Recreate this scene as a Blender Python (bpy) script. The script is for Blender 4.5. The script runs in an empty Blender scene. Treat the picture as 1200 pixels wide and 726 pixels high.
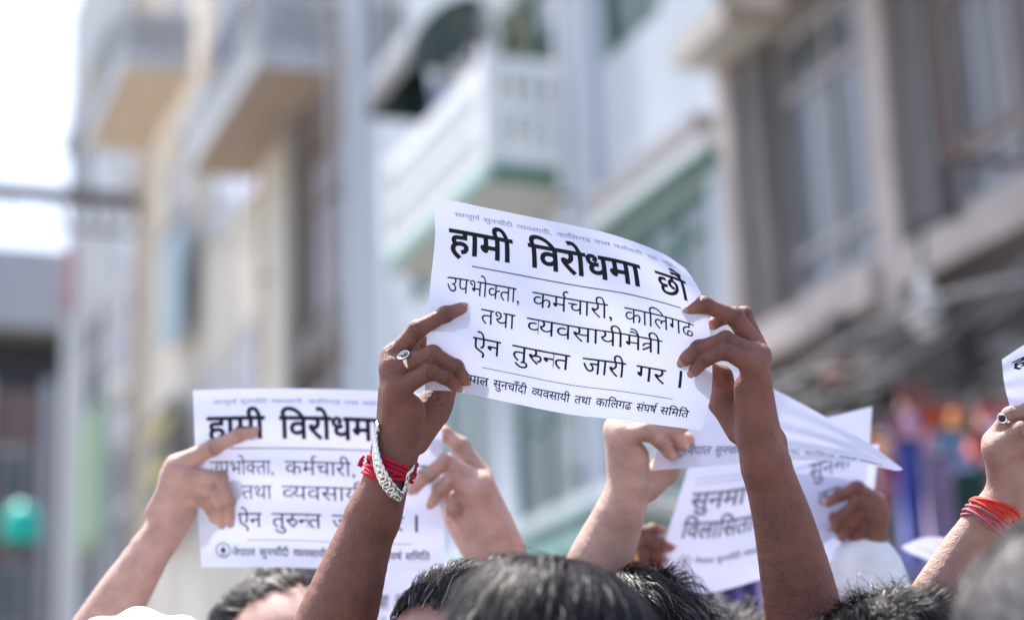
import bpy, bmesh, math, random
import numpy as np
from mathutils import Vector, Matrix

random.seed(7)
rng = np.random.default_rng(11)
SC = bpy.context.scene
COL = SC.collection
R = math.radians

# ---------------------------------------------------------------- camera
CAMZ = 1.45
PITCH, ROLL, LENS = R(15.3), R(2.0), 70.0
cf = np.array([0, math.cos(PITCH), math.sin(PITCH)])
_r = np.array([1.0, 0, 0]); _u = np.array([0, -math.sin(PITCH), math.cos(PITCH)])
cr = _r * math.cos(ROLL) - _u * math.sin(ROLL)
cu = _u * math.cos(ROLL) + _r * math.sin(ROLL)
cam_d = bpy.data.cameras.new('camera')
cam = bpy.data.objects.new('camera', cam_d); COL.objects.link(cam)
cam_d.lens = LENS; cam_d.sensor_width = 36
cam_d.clip_start = 0.05; cam_d.clip_end = 2000
cam_d.dof.use_dof = True
cam_d.dof.focus_distance = 2.04
cam_d.dof.aperture_fstop = 2.4
m = Matrix(((cr[0], cu[0], -cf[0], 0), (cr[1], cu[1], -cf[1], 0), (cr[2], cu[2], -cf[2], CAMZ), (0, 0, 0, 1)))
cam.matrix_world = m
SC.camera = cam

# ---------------------------------------------------------------- sky, sun, exposure
SUN_DIR = Vector((-0.22, 0.38, 0.90)).normalized()      # towards the sun
w = bpy.data.worlds.new('World'); SC.world = w; w.use_nodes = True
nt = w.node_tree
bg = nt.nodes['Background']
sky = nt.nodes.new('ShaderNodeTexSky'); sky.sky_type = 'NISHITA'; sky.sun_disc = False
sky.sun_elevation = math.asin(SUN_DIR.z)
sky.sun_rotation = math.atan2(SUN_DIR.x, SUN_DIR.y)
sky.air_density = 1.0; sky.dust_density = 4.0; sky.ozone_density = 1.0
nt.links.new(sky.outputs[0], bg.inputs[0]); bg.inputs[1].default_value = 0.15
sl = bpy.data.lights.new('sun', 'SUN'); sl.energy = 4.2; sl.angle = R(0.5); sl.color = (1.0, 0.97, 0.93)
so = bpy.data.objects.new('sun', sl); COL.objects.link(so)
so.rotation_euler = SUN_DIR.to_track_quat('Z', 'Y').to_euler()
SC.view_settings.view_transform = 'Standard'; SC.view_settings.look = 'None'
SC.view_settings.gamma = 1.0; SC.view_settings.exposure = 1.2
SC.cycles.max_bounces = 8; SC.cycles.transmission_bounces = 4; SC.cycles.use_denoising = True

# ---------------------------------------------------------------- helpers
FPX = LENS / 36 * 1200.0
def pt(px, py, d):
    """a point of the place at depth d along the view axis (the photograph's 1200 px grid is used as a ruler)"""
    return np.array([0, 0, CAMZ]) + (cf + cr * (px - 600) / FPX + cu * (363 - py) / FPX) * d

def tag(o, label=None, cat=None, group=None, kind=None):
    if label: o['label'] = label
    if cat: o['category'] = cat
    if group: o['group'] = group
    if kind: o['kind'] = kind
    return o

def empty(name, loc=(0, 0, 0), rz=0, **k):
    o = bpy.data.objects.new(name, None); COL.objects.link(o)
    o.location = loc; o.rotation_euler = (0, 0, rz); o.empty_display_size = .1
    return tag(o, **k)

def mesh_np(name, V, Fc, mat, parent=None, smooth=False, attrs=None, origin=None):
    """V (n,3) array, Fc (m,3|4) int array -> one mesh object"""
    V = np.asarray(V, dtype=np.float32); Fc = np.asarray(Fc, dtype=np.int32)
    me = bpy.data.meshes.new(name)
    if origin is not None: V = V - np.asarray(origin, dtype=np.float32)
    k = Fc.shape[1]
    me.vertices.add(len(V)); me.vertices.foreach_set('co', V.ravel())
    me.loops.add(Fc.size); me.loops.foreach_set('vertex_index', Fc.ravel())
    me.polygons.add(len(Fc)); me.polygons.foreach_set('loop_start', np.arange(0, Fc.size, k, dtype=np.int32))
    me.polygons.foreach_set('loop_total', np.full(len(Fc), k, dtype=np.int32))
    me.update(calc_edges=True)
    if smooth: me.polygons.foreach_set('use_smooth', np.ones(len(Fc), dtype=bool))
    if attrs:
        for an, av in attrs.items():
            at = me.attributes.new(an, 'FLOAT', 'POINT'); at.data.foreach_set('value', np.asarray(av, dtype=np.float32))
    if mat: me.materials.append(mat)
    o = bpy.data.objects.new(name, me); COL.objects.link(o)
    if parent is not None: o.parent = parent
    return o

class MB:
    """collects boxes, tubes, polygons; build() links them as one mesh object"""
    def __init__(s, off=(0, 0, 0)): s.v = []; s.f = []; s.off = off
    def add(s, vs, fs):
        n = len(s.v); o = s.off
        s.v += [(a - o[0], b - o[1], c - o[2]) for a, b, c in vs]; s.f += [tuple(n + i for i in f) for f in fs]
    def box(s, x0, x1, y0, y1, z0, z1):
        s.add([(x, y, z) for x in (x0, x1) for y in (y0, y1) for z in (z0, z1)],
              [(0, 1, 3, 2), (4, 6, 7, 5), (0, 4, 5, 1), (2, 3, 7, 6), (0, 2, 6, 4), (1, 5, 7, 3)])
    def tube(s, pts, r, n=8):
        P = [Vector(p) for p in pts]; vs = []; fs = []
        rr = r if isinstance(r, (list, tuple)) else [r] * len(P)
        for i, p in enumerate(P):
            t = (P[min(i + 1, len(P) - 1)] - P[max(i - 1, 0)]).normalized()
            a = t.orthogonal().normalized() if i == 0 else (a - t * a.dot(t)).normalized()
            b = t.cross(a)
            for k in range(n):
                an = 2 * math.pi * k / n
                vs.append(tuple(p + (a * math.cos(an) + b * math.sin(an)) * rr[i]))
        for i in range(len(P) - 1):
            for k in range(n):
                fs.append((i * n + k, i * n + (k + 1) % n, (i + 1) * n + (k + 1) % n, (i + 1) * n + k))
        fs.append(tuple(range(n))[::-1]); fs.append(tuple((len(P) - 1) * n + k for k in range(n)))
        s.add(vs, fs)
    def prism(s, poly, h0, h1, axis=2):
        """poly: 2D outline extruded along axis from h0 to h1"""
        n = len(poly)
        def mk(p, h):
            q = list(p); q.insert(axis, h); return tuple(q)
        s.add([mk(p, h0) for p in poly] + [mk(p, h1) for p in poly],
              [tuple(range(n))[::-1], tuple(range(n, 2 * n))] + [(i, (i + 1) % n, n + (i + 1) % n, n + i) for i in range(n)])
    def build(s, name, mat, parent=None, smooth=False):
        me = bpy.data.meshes.new(name); me.from_pydata(s.v, [], s.f); me.update()
        if smooth: me.polygons.foreach_set('use_smooth', np.ones(len(s.f), dtype=bool))
        bm = bmesh.new(); bm.from_mesh(me); bmesh.ops.recalc_face_normals(bm, faces=bm.faces); bm.to_mesh(me); bm.free()
        if mat: me.materials.append(mat)
        o = bpy.data.objects.new(name, me); COL.objects.link(o)
        if parent is not None: o.parent = parent
        return o

def dup(o, parent=None, loc=None):
    c = o.copy(); COL.objects.link(c)
    if parent is not None: c.parent = parent
    if loc is not None: c.location = loc
    return c

# ---------------------------------------------------------------- materials
def pm(name, col, rough=.6, var=.15, scale=6.0, metal=0., spec=.5, bump=0., bscale=40., col2=None, sss=0., coat=0., attr=None, attrcol=None, streak=False):
    """Principled material with noise-driven variation of colour and fine relief"""
    M = bpy.data.materials.new(name); M.use_nodes = True
    t = M.node_tree; N = t.nodes; L = t.links; b = N['Principled BSDF']
    b.inputs['Roughness'].default_value = rough; b.inputs['Metallic'].default_value = metal
    b.inputs['Specular IOR Level'].default_value = spec
    tc = N.new('ShaderNodeTexCoord')
    src = tc.outputs['Object']
    if streak:
        mp = N.new('ShaderNodeMapping'); mp.inputs['Scale'].default_value = (1, 1, .12); L.new(src, mp.inputs[0]); src = mp.outputs[0]
    nz = N.new('ShaderNodeTexNoise'); nz.inputs['Scale'].default_value = scale; nz.inputs['Detail'].default_value = 6
    L.new(src, nz.inputs['Vector'])
    mx = N.new('ShaderNodeMix'); mx.data_type = 'RGBA'
    c1 = tuple(c * (1 - var) for c in col); c2 = col2 or tuple(min(1, c * (1 + var)) for c in col)
    mx.inputs[6].default_value = (*c1, 1); mx.inputs[7].default_value = (*c2, 1)
    rp = N.new('ShaderNodeMapRange'); rp.inputs[1].default_value = .3; rp.inputs[2].default_value = .7
    L.new(nz.outputs[0], rp.inputs[0]); L.new(rp.outputs[0], mx.inputs[0])
    out = mx.outputs[2]
    if attr:
        a = N.new('ShaderNodeAttribute'); a.attribute_name = attr
        m2 = N.new('ShaderNodeMix'); m2.data_type = 'RGBA'; m2.inputs[7].default_value = (*attrcol, 1)
        L.new(a.outputs['Fac'], m2.inputs[0]); L.new(out, m2.inputs[6]); out = m2.outputs[2]
    L.new(out, b.inputs['Base Color'])
    if bump:
        n2 = N.new('ShaderNodeTexNoise'); n2.inputs['Scale'].default_value = bscale; n2.inputs['Detail'].default_value = 4
        L.new(tc.outputs['Object'], n2.inputs['Vector'])
        bp = N.new('ShaderNodeBump'); bp.inputs['Strength'].default_value = bump; bp.inputs['Distance'].default_value = .3 / bscale
        L.new(n2.outputs[0], bp.inputs['Height']); L.new(bp.outputs[0], b.inputs['Normal'])
    if sss:
        b.inputs['Subsurface Weight'].default_value = sss
        b.inputs['Subsurface Radius'].default_value = (.006, .0022, .0012); b.inputs['Subsurface Scale'].default_value = 1.0
    if coat: b.inputs['Coat Weight'].default_value = coat
    return M

def skin_mat(name, col, dark, red, rough=.5):
    M = pm(name, col, rough=rough, var=.16, scale=45, attr='tone', attrcol=dark, sss=.25, spec=.5)
    t = M.node_tree; N = t.nodes; L = t.links; b = N['Principled BSDF']
    a = N.new('ShaderNodeAttribute'); a.attribute_name = 'flush'
    m2 = N.new('ShaderNodeMix'); m2.data_type = 'RGBA'; m2.inputs[7].default_value = (*red, 1)
    src = b.inputs['Base Color'].links[0].from_socket
    L.new(a.outputs['Fac'], m2.inputs[0]); L.new(src, m2.inputs[6]); L.new(m2.outputs[2], b.inputs['Base Color'])
    tc = N.new('ShaderNodeTexCoord')
    v = N.new('ShaderNodeTexVoronoi'); v.inputs['Scale'].default_value = 420; v.feature = 'DISTANCE_TO_EDGE'
    n = N.new('ShaderNodeTexNoise'); n.inputs['Scale'].default_value = 150; n.inputs['Detail'].default_value = 6; n.inputs['Roughness'].default_value = .65
    L.new(tc.outputs['Object'], v.inputs['Vector']); L.new(tc.outputs['Object'], n.inputs['Vector'])
    ad = N.new('ShaderNodeMath'); ad.operation = 'MULTIPLY_ADD'; ad.inputs[1].default_value = .5
    L.new(v.outputs['Distance'], ad.inputs[0]); L.new(n.outputs[0], ad.inputs[2])
    bp = N.new('ShaderNodeBump'); bp.inputs['Strength'].default_value = .9; bp.inputs['Distance'].default_value = .0022
    L.new(ad.outputs[0], bp.inputs['Height']); L.new(bp.outputs[0], b.inputs['Normal'])
    rv = N.new('ShaderNodeMapRange'); rv.inputs[3].default_value = rough - .08; rv.inputs[4].default_value = rough + .16; L.new(n.outputs[0], rv.inputs[0]); L.new(rv.outputs[0], b.inputs['Roughness'])
    b.inputs['Specular IOR Level'].default_value = .5
    return M

SKIN_D = skin_mat('skin_deep_brown', (.225, .085, .062), (.075, .026, .02), (.40, .17, .13))
SKIN_M = skin_mat('skin_medium_brown', (.40, .22, .175), (.20, .09, .065), (.56, .27, .21))
SKIN_L = skin_mat('skin_light_brown', (.48, .30, .25), (.30, .16, .12), (.62, .34, .28))
SKIN_W = skin_mat('skin_warm_beige', (.54, .33, .275), (.26, .12, .09), (.66, .34, .27))
NAIL = pm('fingernail', (.52, .33, .27), rough=.25, var=.06, spec=.6)
NAIL_D = pm('fingernail_deep', (.42, .25, .20), rough=.25, var=.06, spec=.6)

def paper_mat():
    M = bpy.data.materials.new('white_paper'); M.use_nodes = True
    t = M.node_tree; N = t.nodes; L = t.links; b = N['Principled BSDF']
    b.inputs['Base Color'].default_value = (.76, .78, .92, 1); b.inputs['Roughness'].default_value = .7
    b.inputs['Specular IOR Level'].default_value = .25
    tr = N.new('ShaderNodeBsdfTranslucent'); tr.inputs[0].default_value = (.43, .46, .67, 1)
    mx = N.new('ShaderNodeMixShader'); mx.inputs[0].default_value = .28
    L.new(b.outputs[0], mx.inputs[1]); L.new(tr.outputs[0], mx.inputs[2])
    L.new(mx.outputs[0], N['Material Output'].inputs[0])
    tc = N.new('ShaderNodeTexCoord'); n = N.new('ShaderNodeTexNoise'); n.inputs['Scale'].default_value = 35; n.inputs['Detail'].default_value = 5
    L.new(tc.outputs['Object'], n.inputs['Vector'])
    bp = N.new('ShaderNodeBump'); bp.inputs['Strength'].default_value = .12; bp.inputs['Distance'].default_value = .004
    L.new(n.outputs[0], bp.inputs['Height']); L.new(bp.outputs[0], b.inputs['Normal']); L.new(bp.outputs[0], tr.inputs['Normal'])
    return M
PAPER = paper_mat()
INK = pm('black_ink', (.012, .012, .02), rough=.6, var=.2, scale=200, spec=.2)
INK_PALE = pm('faint_ink', (.30, .30, .42), rough=.7, var=.25, scale=300, spec=.2)
INK_GREY = pm('grey_ink', (.07, .07, .10), rough=.7, var=.2, scale=300, spec=.2)
SILVER = pm('silver', (.78, .77, .75), rough=.22, metal=1., var=.05)
GOLD = pm('gold', (.85, .55, .18), rough=.28, metal=1., var=.05)
# ---------------------------------------------------------------- bodies: smooth distance fields turned into one continuous mesh
class Field:
    def __init__(s, lo, hi, h):
        s.lo = np.array(lo, float); s.h = h
        s.n = np.ceil((np.array(hi, float) - s.lo) / h).astype(int) + 1
        s.ax = [(s.lo[i] + h * np.arange(s.n[i])).astype(np.float32) for i in range(3)]
        s.layers = {}
    def layer(s, k):
        if k not in s.layers: s.layers[k] = np.full(s.n, 1.0, np.float32)
        return s.layers[k]
    def _sl(s, lo, hi):
        a = np.clip(np.floor((lo - s.lo) / s.h).astype(int), 0, s.n); b = np.clip(np.ceil((hi - s.lo) / s.h).astype(int) + 1, 0, s.n)
        return tuple(slice(a[i], b[i]) for i in range(3))
    def _grid(s, sl):
        return (s.ax[0][sl[0]][:, None, None], s.ax[1][sl[1]][None, :, None], s.ax[2][sl[2]][None, None, :])
    def cone(s, A, k, a, b, ra, rb, mode='add'):
        """tapered capsule a-b merged into layer A with blend k; mode 'cut' carves it out"""
        a = np.asarray(a, float); b = np.asarray(b, float)
        m = max(ra, rb) + k + 3 * s.h
        sl = s._sl(np.minimum(a, b) - m, np.maximum(a, b) + m)
        if any(q.stop <= q.start for q in sl): return
        X, Y, Z = s._grid(sl); ab = b - a; L2 = float(ab @ ab) + 1e-12
        px, py, pz = X - np.float32(a[0]), Y - np.float32(a[1]), Z - np.float32(a[2])
        t = np.clip((px * np.float32(ab[0]) + py * np.float32(ab[1]) + pz * np.float32(ab[2])) / np.float32(L2), 0, 1)
        d = np.sqrt((px - t * np.float32(ab[0])) ** 2 + (py - t * np.float32(ab[1])) ** 2 + (pz - t * np.float32(ab[2])) ** 2)
        d -= (np.float32(ra) + t * np.float32(rb - ra))
        G = s.layer(A)
        if mode == 'add': G[sl] = smin(G[sl], d, k)
        else: G[sl] = -smin(-G[sl], d, k)
    def chain(s, A, k, pts, mode='add'):
        for (a, ra), (b, rb) in zip(pts[:-1], pts[1:]): s.cone(A, k, a, b, ra, rb, mode)

def smin(a, b, k):
    if k <= 0: return np.minimum(a, b)
    k = np.float32(k); h = np.maximum(k - np.abs(a - b), 0) / k
    return np.minimum(a, b) - h * h * k * np.float32(.25)

def surface_nets(V, lo, h, smooth=1):
    """naive surface nets: (verts, quads) of the zero level of V"""
    I = V < 0
    nx, ny, nz = V.shape
    cnt = np.zeros((nx - 1, ny - 1, nz - 1), np.uint8)
    for dx in (0, 1):
        for dy in (0, 1):
            for dz in (0, 1):
                cnt += I[dx:nx - 1 + dx, dy:ny - 1 + dy, dz:nz - 1 + dz]
    act = (cnt > 0) & (cnt < 8)
    idx = np.full(act.shape, -1, np.int32); c = np.argwhere(act); idx[act] = np.arange(len(c))
    acc = np.zeros((len(c), 3)); num = np.zeros(len(c))
    cs = [(x, y, z) for x in (0, 1) for y in (0, 1) for z in (0, 1)]
    vals = {q: V[c[:, 0] + q[0], c[:, 1] + q[1], c[:, 2] + q[2]] for q in cs}
    for q in cs:
        for ax in range(3):
            if q[ax] == 0:
                q2 = list(q); q2[ax] = 1; q2 = tuple(q2)
                a, b = vals[q], vals[q2]; mk = (a < 0) != (b < 0)
                t = np.where(mk, a / np.where(mk, a - b, 1), 0)
                p = np.array(q, float)[None, :].repeat(len(c), 0); p[:, ax] = t
                acc[mk] += p[mk]; num[mk] += 1
    P = c + acc / num[:, None]
    quads = []
    for ax in range(3):
        o1, o2 = [(1, 2), (2, 0), (0, 1)][ax]
        s0 = [slice(None)] * 3; s1 = [slice(None)] * 3
        s0[ax] = slice(0, -1); s1[ax] = slice(1, None)
        A_, B_ = I[tuple(s0)], I[tuple(s1)]
        e = np.argwhere(A_ != B_)
        e = e[(e[:, o1] > 0) & (e[:, o2] > 0) & (e[:, o1] < V.shape[o1] - 1) & (e[:, o2] < V.shape[o2] - 1)]
        sg = A_[e[:, 0], e[:, 1], e[:, 2]]
        def cell(d1, d2):
            q = e.copy(); q[:, o1] -= d1; q[:, o2] -= d2
            return idx[q[:, 0], q[:, 1], q[:, 2]]
        Q = np.stack([cell(1, 1), cell(0, 1), cell(0, 0), cell(1, 0)], 1)
        Q[~sg] = Q[~sg][:, ::-1]
        quads.append(Q)
    Q = np.concatenate(quads); Q = Q[(Q >= 0).all(1)]
    P = P * h + np.asarray(lo)
    for it in range(smooth):
        a = Q.ravel(); b = np.roll(Q, -1, 1).ravel()
        deg = np.bincount(a, minlength=len(P)) + np.bincount(b, minlength=len(P))
        S = np.stack([np.bincount(a, P[b, i], len(P)) + np.bincount(b, P[a, i], len(P)) for i in range(3)], 1)
        P = P * .5 + .5 * S / np.maximum(deg, 1)[:, None]
    return P, Q

def merge(parts):
    V = []; Fq = []; at = {'tone': [], 'flush': []}; n = 0
    for P, Q, t, fl in parts:
        V.append(P); Fq.append(Q + n); n += len(P); at['tone'].append(t); at['flush'].append(fl)
    return np.concatenate(V), np.concatenate(Fq), {k: np.concatenate(v) for k, v in at.items()}

def dense(ch, n=5):
    """a smooth curve through the joints, so that a limb tapers without lumps"""
    p = np.array([np.append(a, r) for a, r in ch]); out = []
    for i in range(len(p) - 1):
        m0 = (p[i + 1] - p[max(i - 1, 0)]) / (2 if i else 1); m1 = (p[min(i + 2, len(p) - 1)] - p[i]) / (2 if i + 2 < len(p) else 1)
        for k in range(n + (i == len(p) - 2)):
            a = k / n; q = (2*a**3 - 3*a**2 + 1) * p[i] + (a**3 - 2*a**2 + a) * m0 + (-2*a**3 + 3*a**2) * p[i + 1] + (a**3 - a**2) * m1
            out.append((q[:3], float(q[3])))
    return out

def build_arm(spec):
    """spec: joints of one raised arm and hand -> (verts, quads, tone, flush), nails"""
    d0 = spec['d']; mm = d0 / FPX
    def J(j):                                   # (px, py, mm towards the camera, radius px) -> point, radius
        x, y, z, r = j; return pt(x, y, d0 - z * .001), r * mm
    fin = {k: [J(j) for j in v] for k, v in spec['fingers'].items()}
    palm = [[J(j) for j in ch] for ch in spec['palm']]
    fore = [[J(j) for j in ch] for ch in spec['forearm']]
    extra = spec.get('upper', [])
    allp = np.array([p for ch in list(fin.values()) + palm + fore for p, r in ch])
    lo = allp.min(0) - .06; hi = allp.max(0) + .06
    h = spec.get('h', .0013)
    # fine field round the hand and forearm
    f = Field(lo, hi, h)
    for ch in palm: f.chain('P', .010, ch)
    for i, ch in enumerate(fore):
        ch = dense(ch); g0 = 'fo%d' % i
        f.chain(g0, .001, ch)
        f.layers['P'] = smin(f.layer('P'), f.layers.pop(g0), .010)
    for k, ch in fin.items():
        nm = 'f_' + k; ch = [(p_, r_ * 1.09) for p_, r_ in ch]
        f.chain(nm, .003, ch)
        for (p, r) in ch[1:-1]:                  # knuckles are a little thicker than the bones between
            f.cone(nm, .004, p, p + 1e-4, r * 1.03, r * 1.03)
    FG = None
    for k in fin:
        g = f.layers['f_' + k]
        FG = g if FG is None else smin(FG, g, .0012)
    for p in spec.get('bumps', []):
        a, r = J(p); f.cone('P', .013, a, a + 1e-4, r, r)
    for line in spec.get('ridges', []): f.chain('P', .005, [J(j) for j in line])
    G = smin(f.layers['P'], FG, .0055)
    f.layers = {'G': G}
    for line in spec.get('creases', []): f.chain('G', .0016, [J(j) for j in line], 'cut')
    P, Q = surface_nets(f.layers['G'], f.lo, h, smooth=2)
    # skin darkens over the knuckles and flushes at the fingertips and palm
    tone = np.zeros(len(P)); fl = np.zeros(len(P))
    for k, ch in fin.items():
        for (p, r) in ch[1:3]:
            tone = np.maximum(tone, .55 * np.exp(-((P - p) ** 2).sum(1) / (r * 1.3) ** 2))
        tip, r = ch[-1]; fl = np.maximum(fl, .75 * np.exp(-((P - tip) ** 2).sum(1) / (r * 1.7) ** 2))
    for k, ch in fin.items():                       # fine wrinkles across the back of each finger joint
        for q in (1, 2):
            p, r = ch[q]; ax = ch[q + 1][0] - ch[q - 1][0]; ax /= np.linalg.norm(ax); w = P - p; al = w @ ax
            tone = np.maximum(tone, (.5 + .5 * np.sin(al * 2200 + 6 * np.sin(w @ np.array([300., 170., 220.])))) * .8 * np.exp(-(al / (r * .75)) ** 2) * ((w ** 2).sum(1) < (r * 1.7) ** 2))
    for line in spec.get('creases', []):
        for j in line:
            p, r = J(j); tone = np.maximum(tone, .45 * np.exp(-((P - p) ** 2).sum(1) / (.004) ** 2))
    nz = np.sin(P @ np.array([61., 37., 83.])) * np.sin(P @ np.array([-47., 71., 29.]))
    tone = np.clip(tone + .12 * nz, 0, 1)
    # nails
    nails = []
    for k, ch in fin.items():
        if k in spec.get('nonails', []): continue
        (m1, r1), (tip, rt) = ch[-2], ch[-1]
        d = tip - m1; d /= np.linalg.norm(d)
        m0 = ch[-3][0]
        up = m1 - (m0 + tip) / 2
        if k in spec.get('nailup', {}):
            ux, uy, uz = spec['nailup'][k]; up = cr * ux - cu * uy - cf * uz
        up = up - d * (up @ d); up /= np.linalg.norm(up) + 1e-9
        sd = np.cross(d, up)
        n = 7; ii, jj = np.meshgrid(np.arange(n), np.arange(n), indexing='ij')
        a = ii / (n - 1); b = jj / (n - 1) * 2 - 1
        wdt = (.92 + .08 * np.sin(a * math.pi)) * rt * 1.0
        ln = rt * 1.75
        # rounded free edge
        aa = a * ln - .45 * rt - (a ** 2) * (b ** 2) * .28 * rt - (1 - a) ** 2 * (b ** 2) * -.15 * rt
        rr = rt * (1.02 + .02 * (1 - a))
        ang = b * .82
        rl = rr * (1.0 - .10 * np.clip(aa / rt, 0, 1.4) ** 2)
        pos = tip + d * aa[..., None] + up * (np.cos(ang) * rl + .0002)[..., None] + sd * (np.sin(ang) * wdt)[..., None]
        bot = pos - up * .0011
        V = np.concatenate([pos.reshape(-1, 3), bot.reshape(-1, 3)])
        q = []
        for i in range(n - 1):
            for j in range(n - 1):
                v = i * n + j; q.append((v, v + 1, v + n + 1, v + n)); q.append((v + n * n, v + n + n * n, v + n + 1 + n * n, v + 1 + n * n))
        br = [i * n for i in range(n)] + [(n - 1) * n + j for j in range(1, n)] + [i * n + n - 1 for i in range(n - 2, -1, -1)] + list(range(n - 2, 0, -1))
        for x, y in zip(br, br[1:] + br[:1]): q.append((x, y, y + n * n, x + n * n))
        nails.append((V, np.array(q)))
    return (P, Q, tone, fl), nails, fore[0][-1]
# ---------------------------------------------------------------- people
HAIR = pm('black_hair', (.007, .0065, .009), rough=.44, var=.35, scale=60, spec=.18, attr='pale', attrcol=(.42, .40, .40))
def frame(yaw, pitch=0.):
    fw = np.array([math.sin(yaw), -math.cos(yaw), 0]); sd = np.array([math.cos(yaw), math.sin(yaw), 0]); up = np.array([0, 0, 1.])
    f2 = fw * math.cos(pitch) - up * math.sin(pitch); u2 = up * math.cos(pitch) + fw * math.sin(pitch)
    return sd, f2, u2

def hair_strands(name, parent, c, ax, sz, n, length, comb, lift, width, thr, grey=0., seg=7, seed=0, mat=None, clump=.6, bald=0., messy=.25, roll=0.):
    """n tapered strands rooted on the skull; comb: direction field in head space"""
    g = np.random.default_rng(seed)
    sd, fw, up = ax
    d = g.normal(size=(n * 5, 3)); d /= np.linalg.norm(d, axis=1)[:, None]
    x, y, z = d.T                                   # x side, y forward, z up
    line = np.where(y > 0, thr[0] * np.clip(y, 0, 1) ** .8 + thr[1] * (1 - np.clip(y, 0, 1)), thr[1] + (thr[2] - thr[1]) * np.clip(-y, 0, 1))
    line = line + .035 * np.sin(x * 23 + seed) + g.normal(size=len(x)) * .02
    keep = z > line
    if bald: keep &= g.random(len(x)) > bald * np.exp(-((1 - z) / .22) ** 2 - ((y - .25) / .7) ** 2)
    d = d[keep][:n]; n = len(d)
    # clump centres: strands near one another share a direction, as combed hair does
    cc = g.normal(size=(260, 3)); cc /= np.linalg.norm(cc, axis=1)[:, None]
    ci = np.argmax(d @ cc.T, 1); cj = g.normal(size=(260, 3)) * messy
    S = np.array(sz)
    nrm = d / S; nrm /= np.linalg.norm(nrm, axis=1)[:, None]
    C = comb(d) + cj[ci] + g.normal(size=(n, 3)) * messy * .35
    L = length * (.7 + .5 * g.random(n)) * (1 + .15 * cj[ci][:, 0] / max(messy, .01))
    p = d * S * .985; P = [p]; Nn = [nrm]
    hl = lift * (.35 + .9 * g.random(n)) * (1 + .5 * np.sin(ci * 1.7))
    bend = g.normal(size=(n, 3)) * messy * .5
    q = p.copy()
    for k in range(1, seg):
        t = k / (seg - 1)
        r = q / S; r /= np.linalg.norm(r, axis=1)[:, None]
        nn = r / S; nn /= np.linalg.norm(nn, axis=1)[:, None]
        T = C + bend * t; T = T - nn * (T * nn).sum(1)[:, None]; T /= np.linalg.norm(T, axis=1)[:, None] + 1e-9
        q = q + T * (L / (seg - 1))[:, None]
        r = q / S; rl = np.linalg.norm(r, axis=1)
        q = q / rl[:, None]                            # back onto the skull, then out by the lift
        nn = (q / S ** 2); nn /= np.linalg.norm(nn, axis=1)[:, None]
        hh = hl * math.sin(min(1, t * 1.15) * math.pi * .5) * (1 - .25 * t)
        if clump: hh = hh * (1 + .35 * np.sin(k * .9 + ci))
        P.append(q + nn * hh[:, None]); Nn.append(nn)
    P = np.stack(P, 1); Nn = np.stack(Nn, 1)           # n, seg, 3
    T = np.gradient(P, axis=1); W = np.cross(T, Nn); W /= np.linalg.norm(W, axis=2)[..., None] + 1e-9
    tw = g.normal(size=(n, 1, 1)) * .22
    W = W * np.cos(tw) + Nn * np.sin(tw)
    wd = width * (.6 + .8 * g.random(n))[:, None] * np.linspace(1, .12, seg)[None, :] ** .7
    A = P - W * wd[..., None] / 2; B = P + W * wd[..., None] / 2
    V = np.stack([A, B], 2).reshape(-1, 3)             # n*seg*2
    V = np.asarray(c) + V[:, :1] * sd + V[:, 1:2] * fw + V[:, 2:] * up
    base = (np.arange(n) * seg * 2)[:, None] + (np.arange(seg - 1) * 2)[None, :]
    F = np.stack([base, base + 1, base + 3, base + 2], -1).reshape(-1, 4)
    pale = np.repeat(np.clip((g.random(n) < grey) * (.35 + .6 * g.random(n)) + .02 * g.random(n), 0, 1), seg * 2)
    return mesh_np(name, V, F, mat or HAIR, parent, smooth=True, attrs={'pale': pale})

def cloth_mat(name, col, **k): return pm(name, col, rough=.85, var=.10, scale=30, bump=.2, bscale=300, spec=.2, **k)

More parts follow.
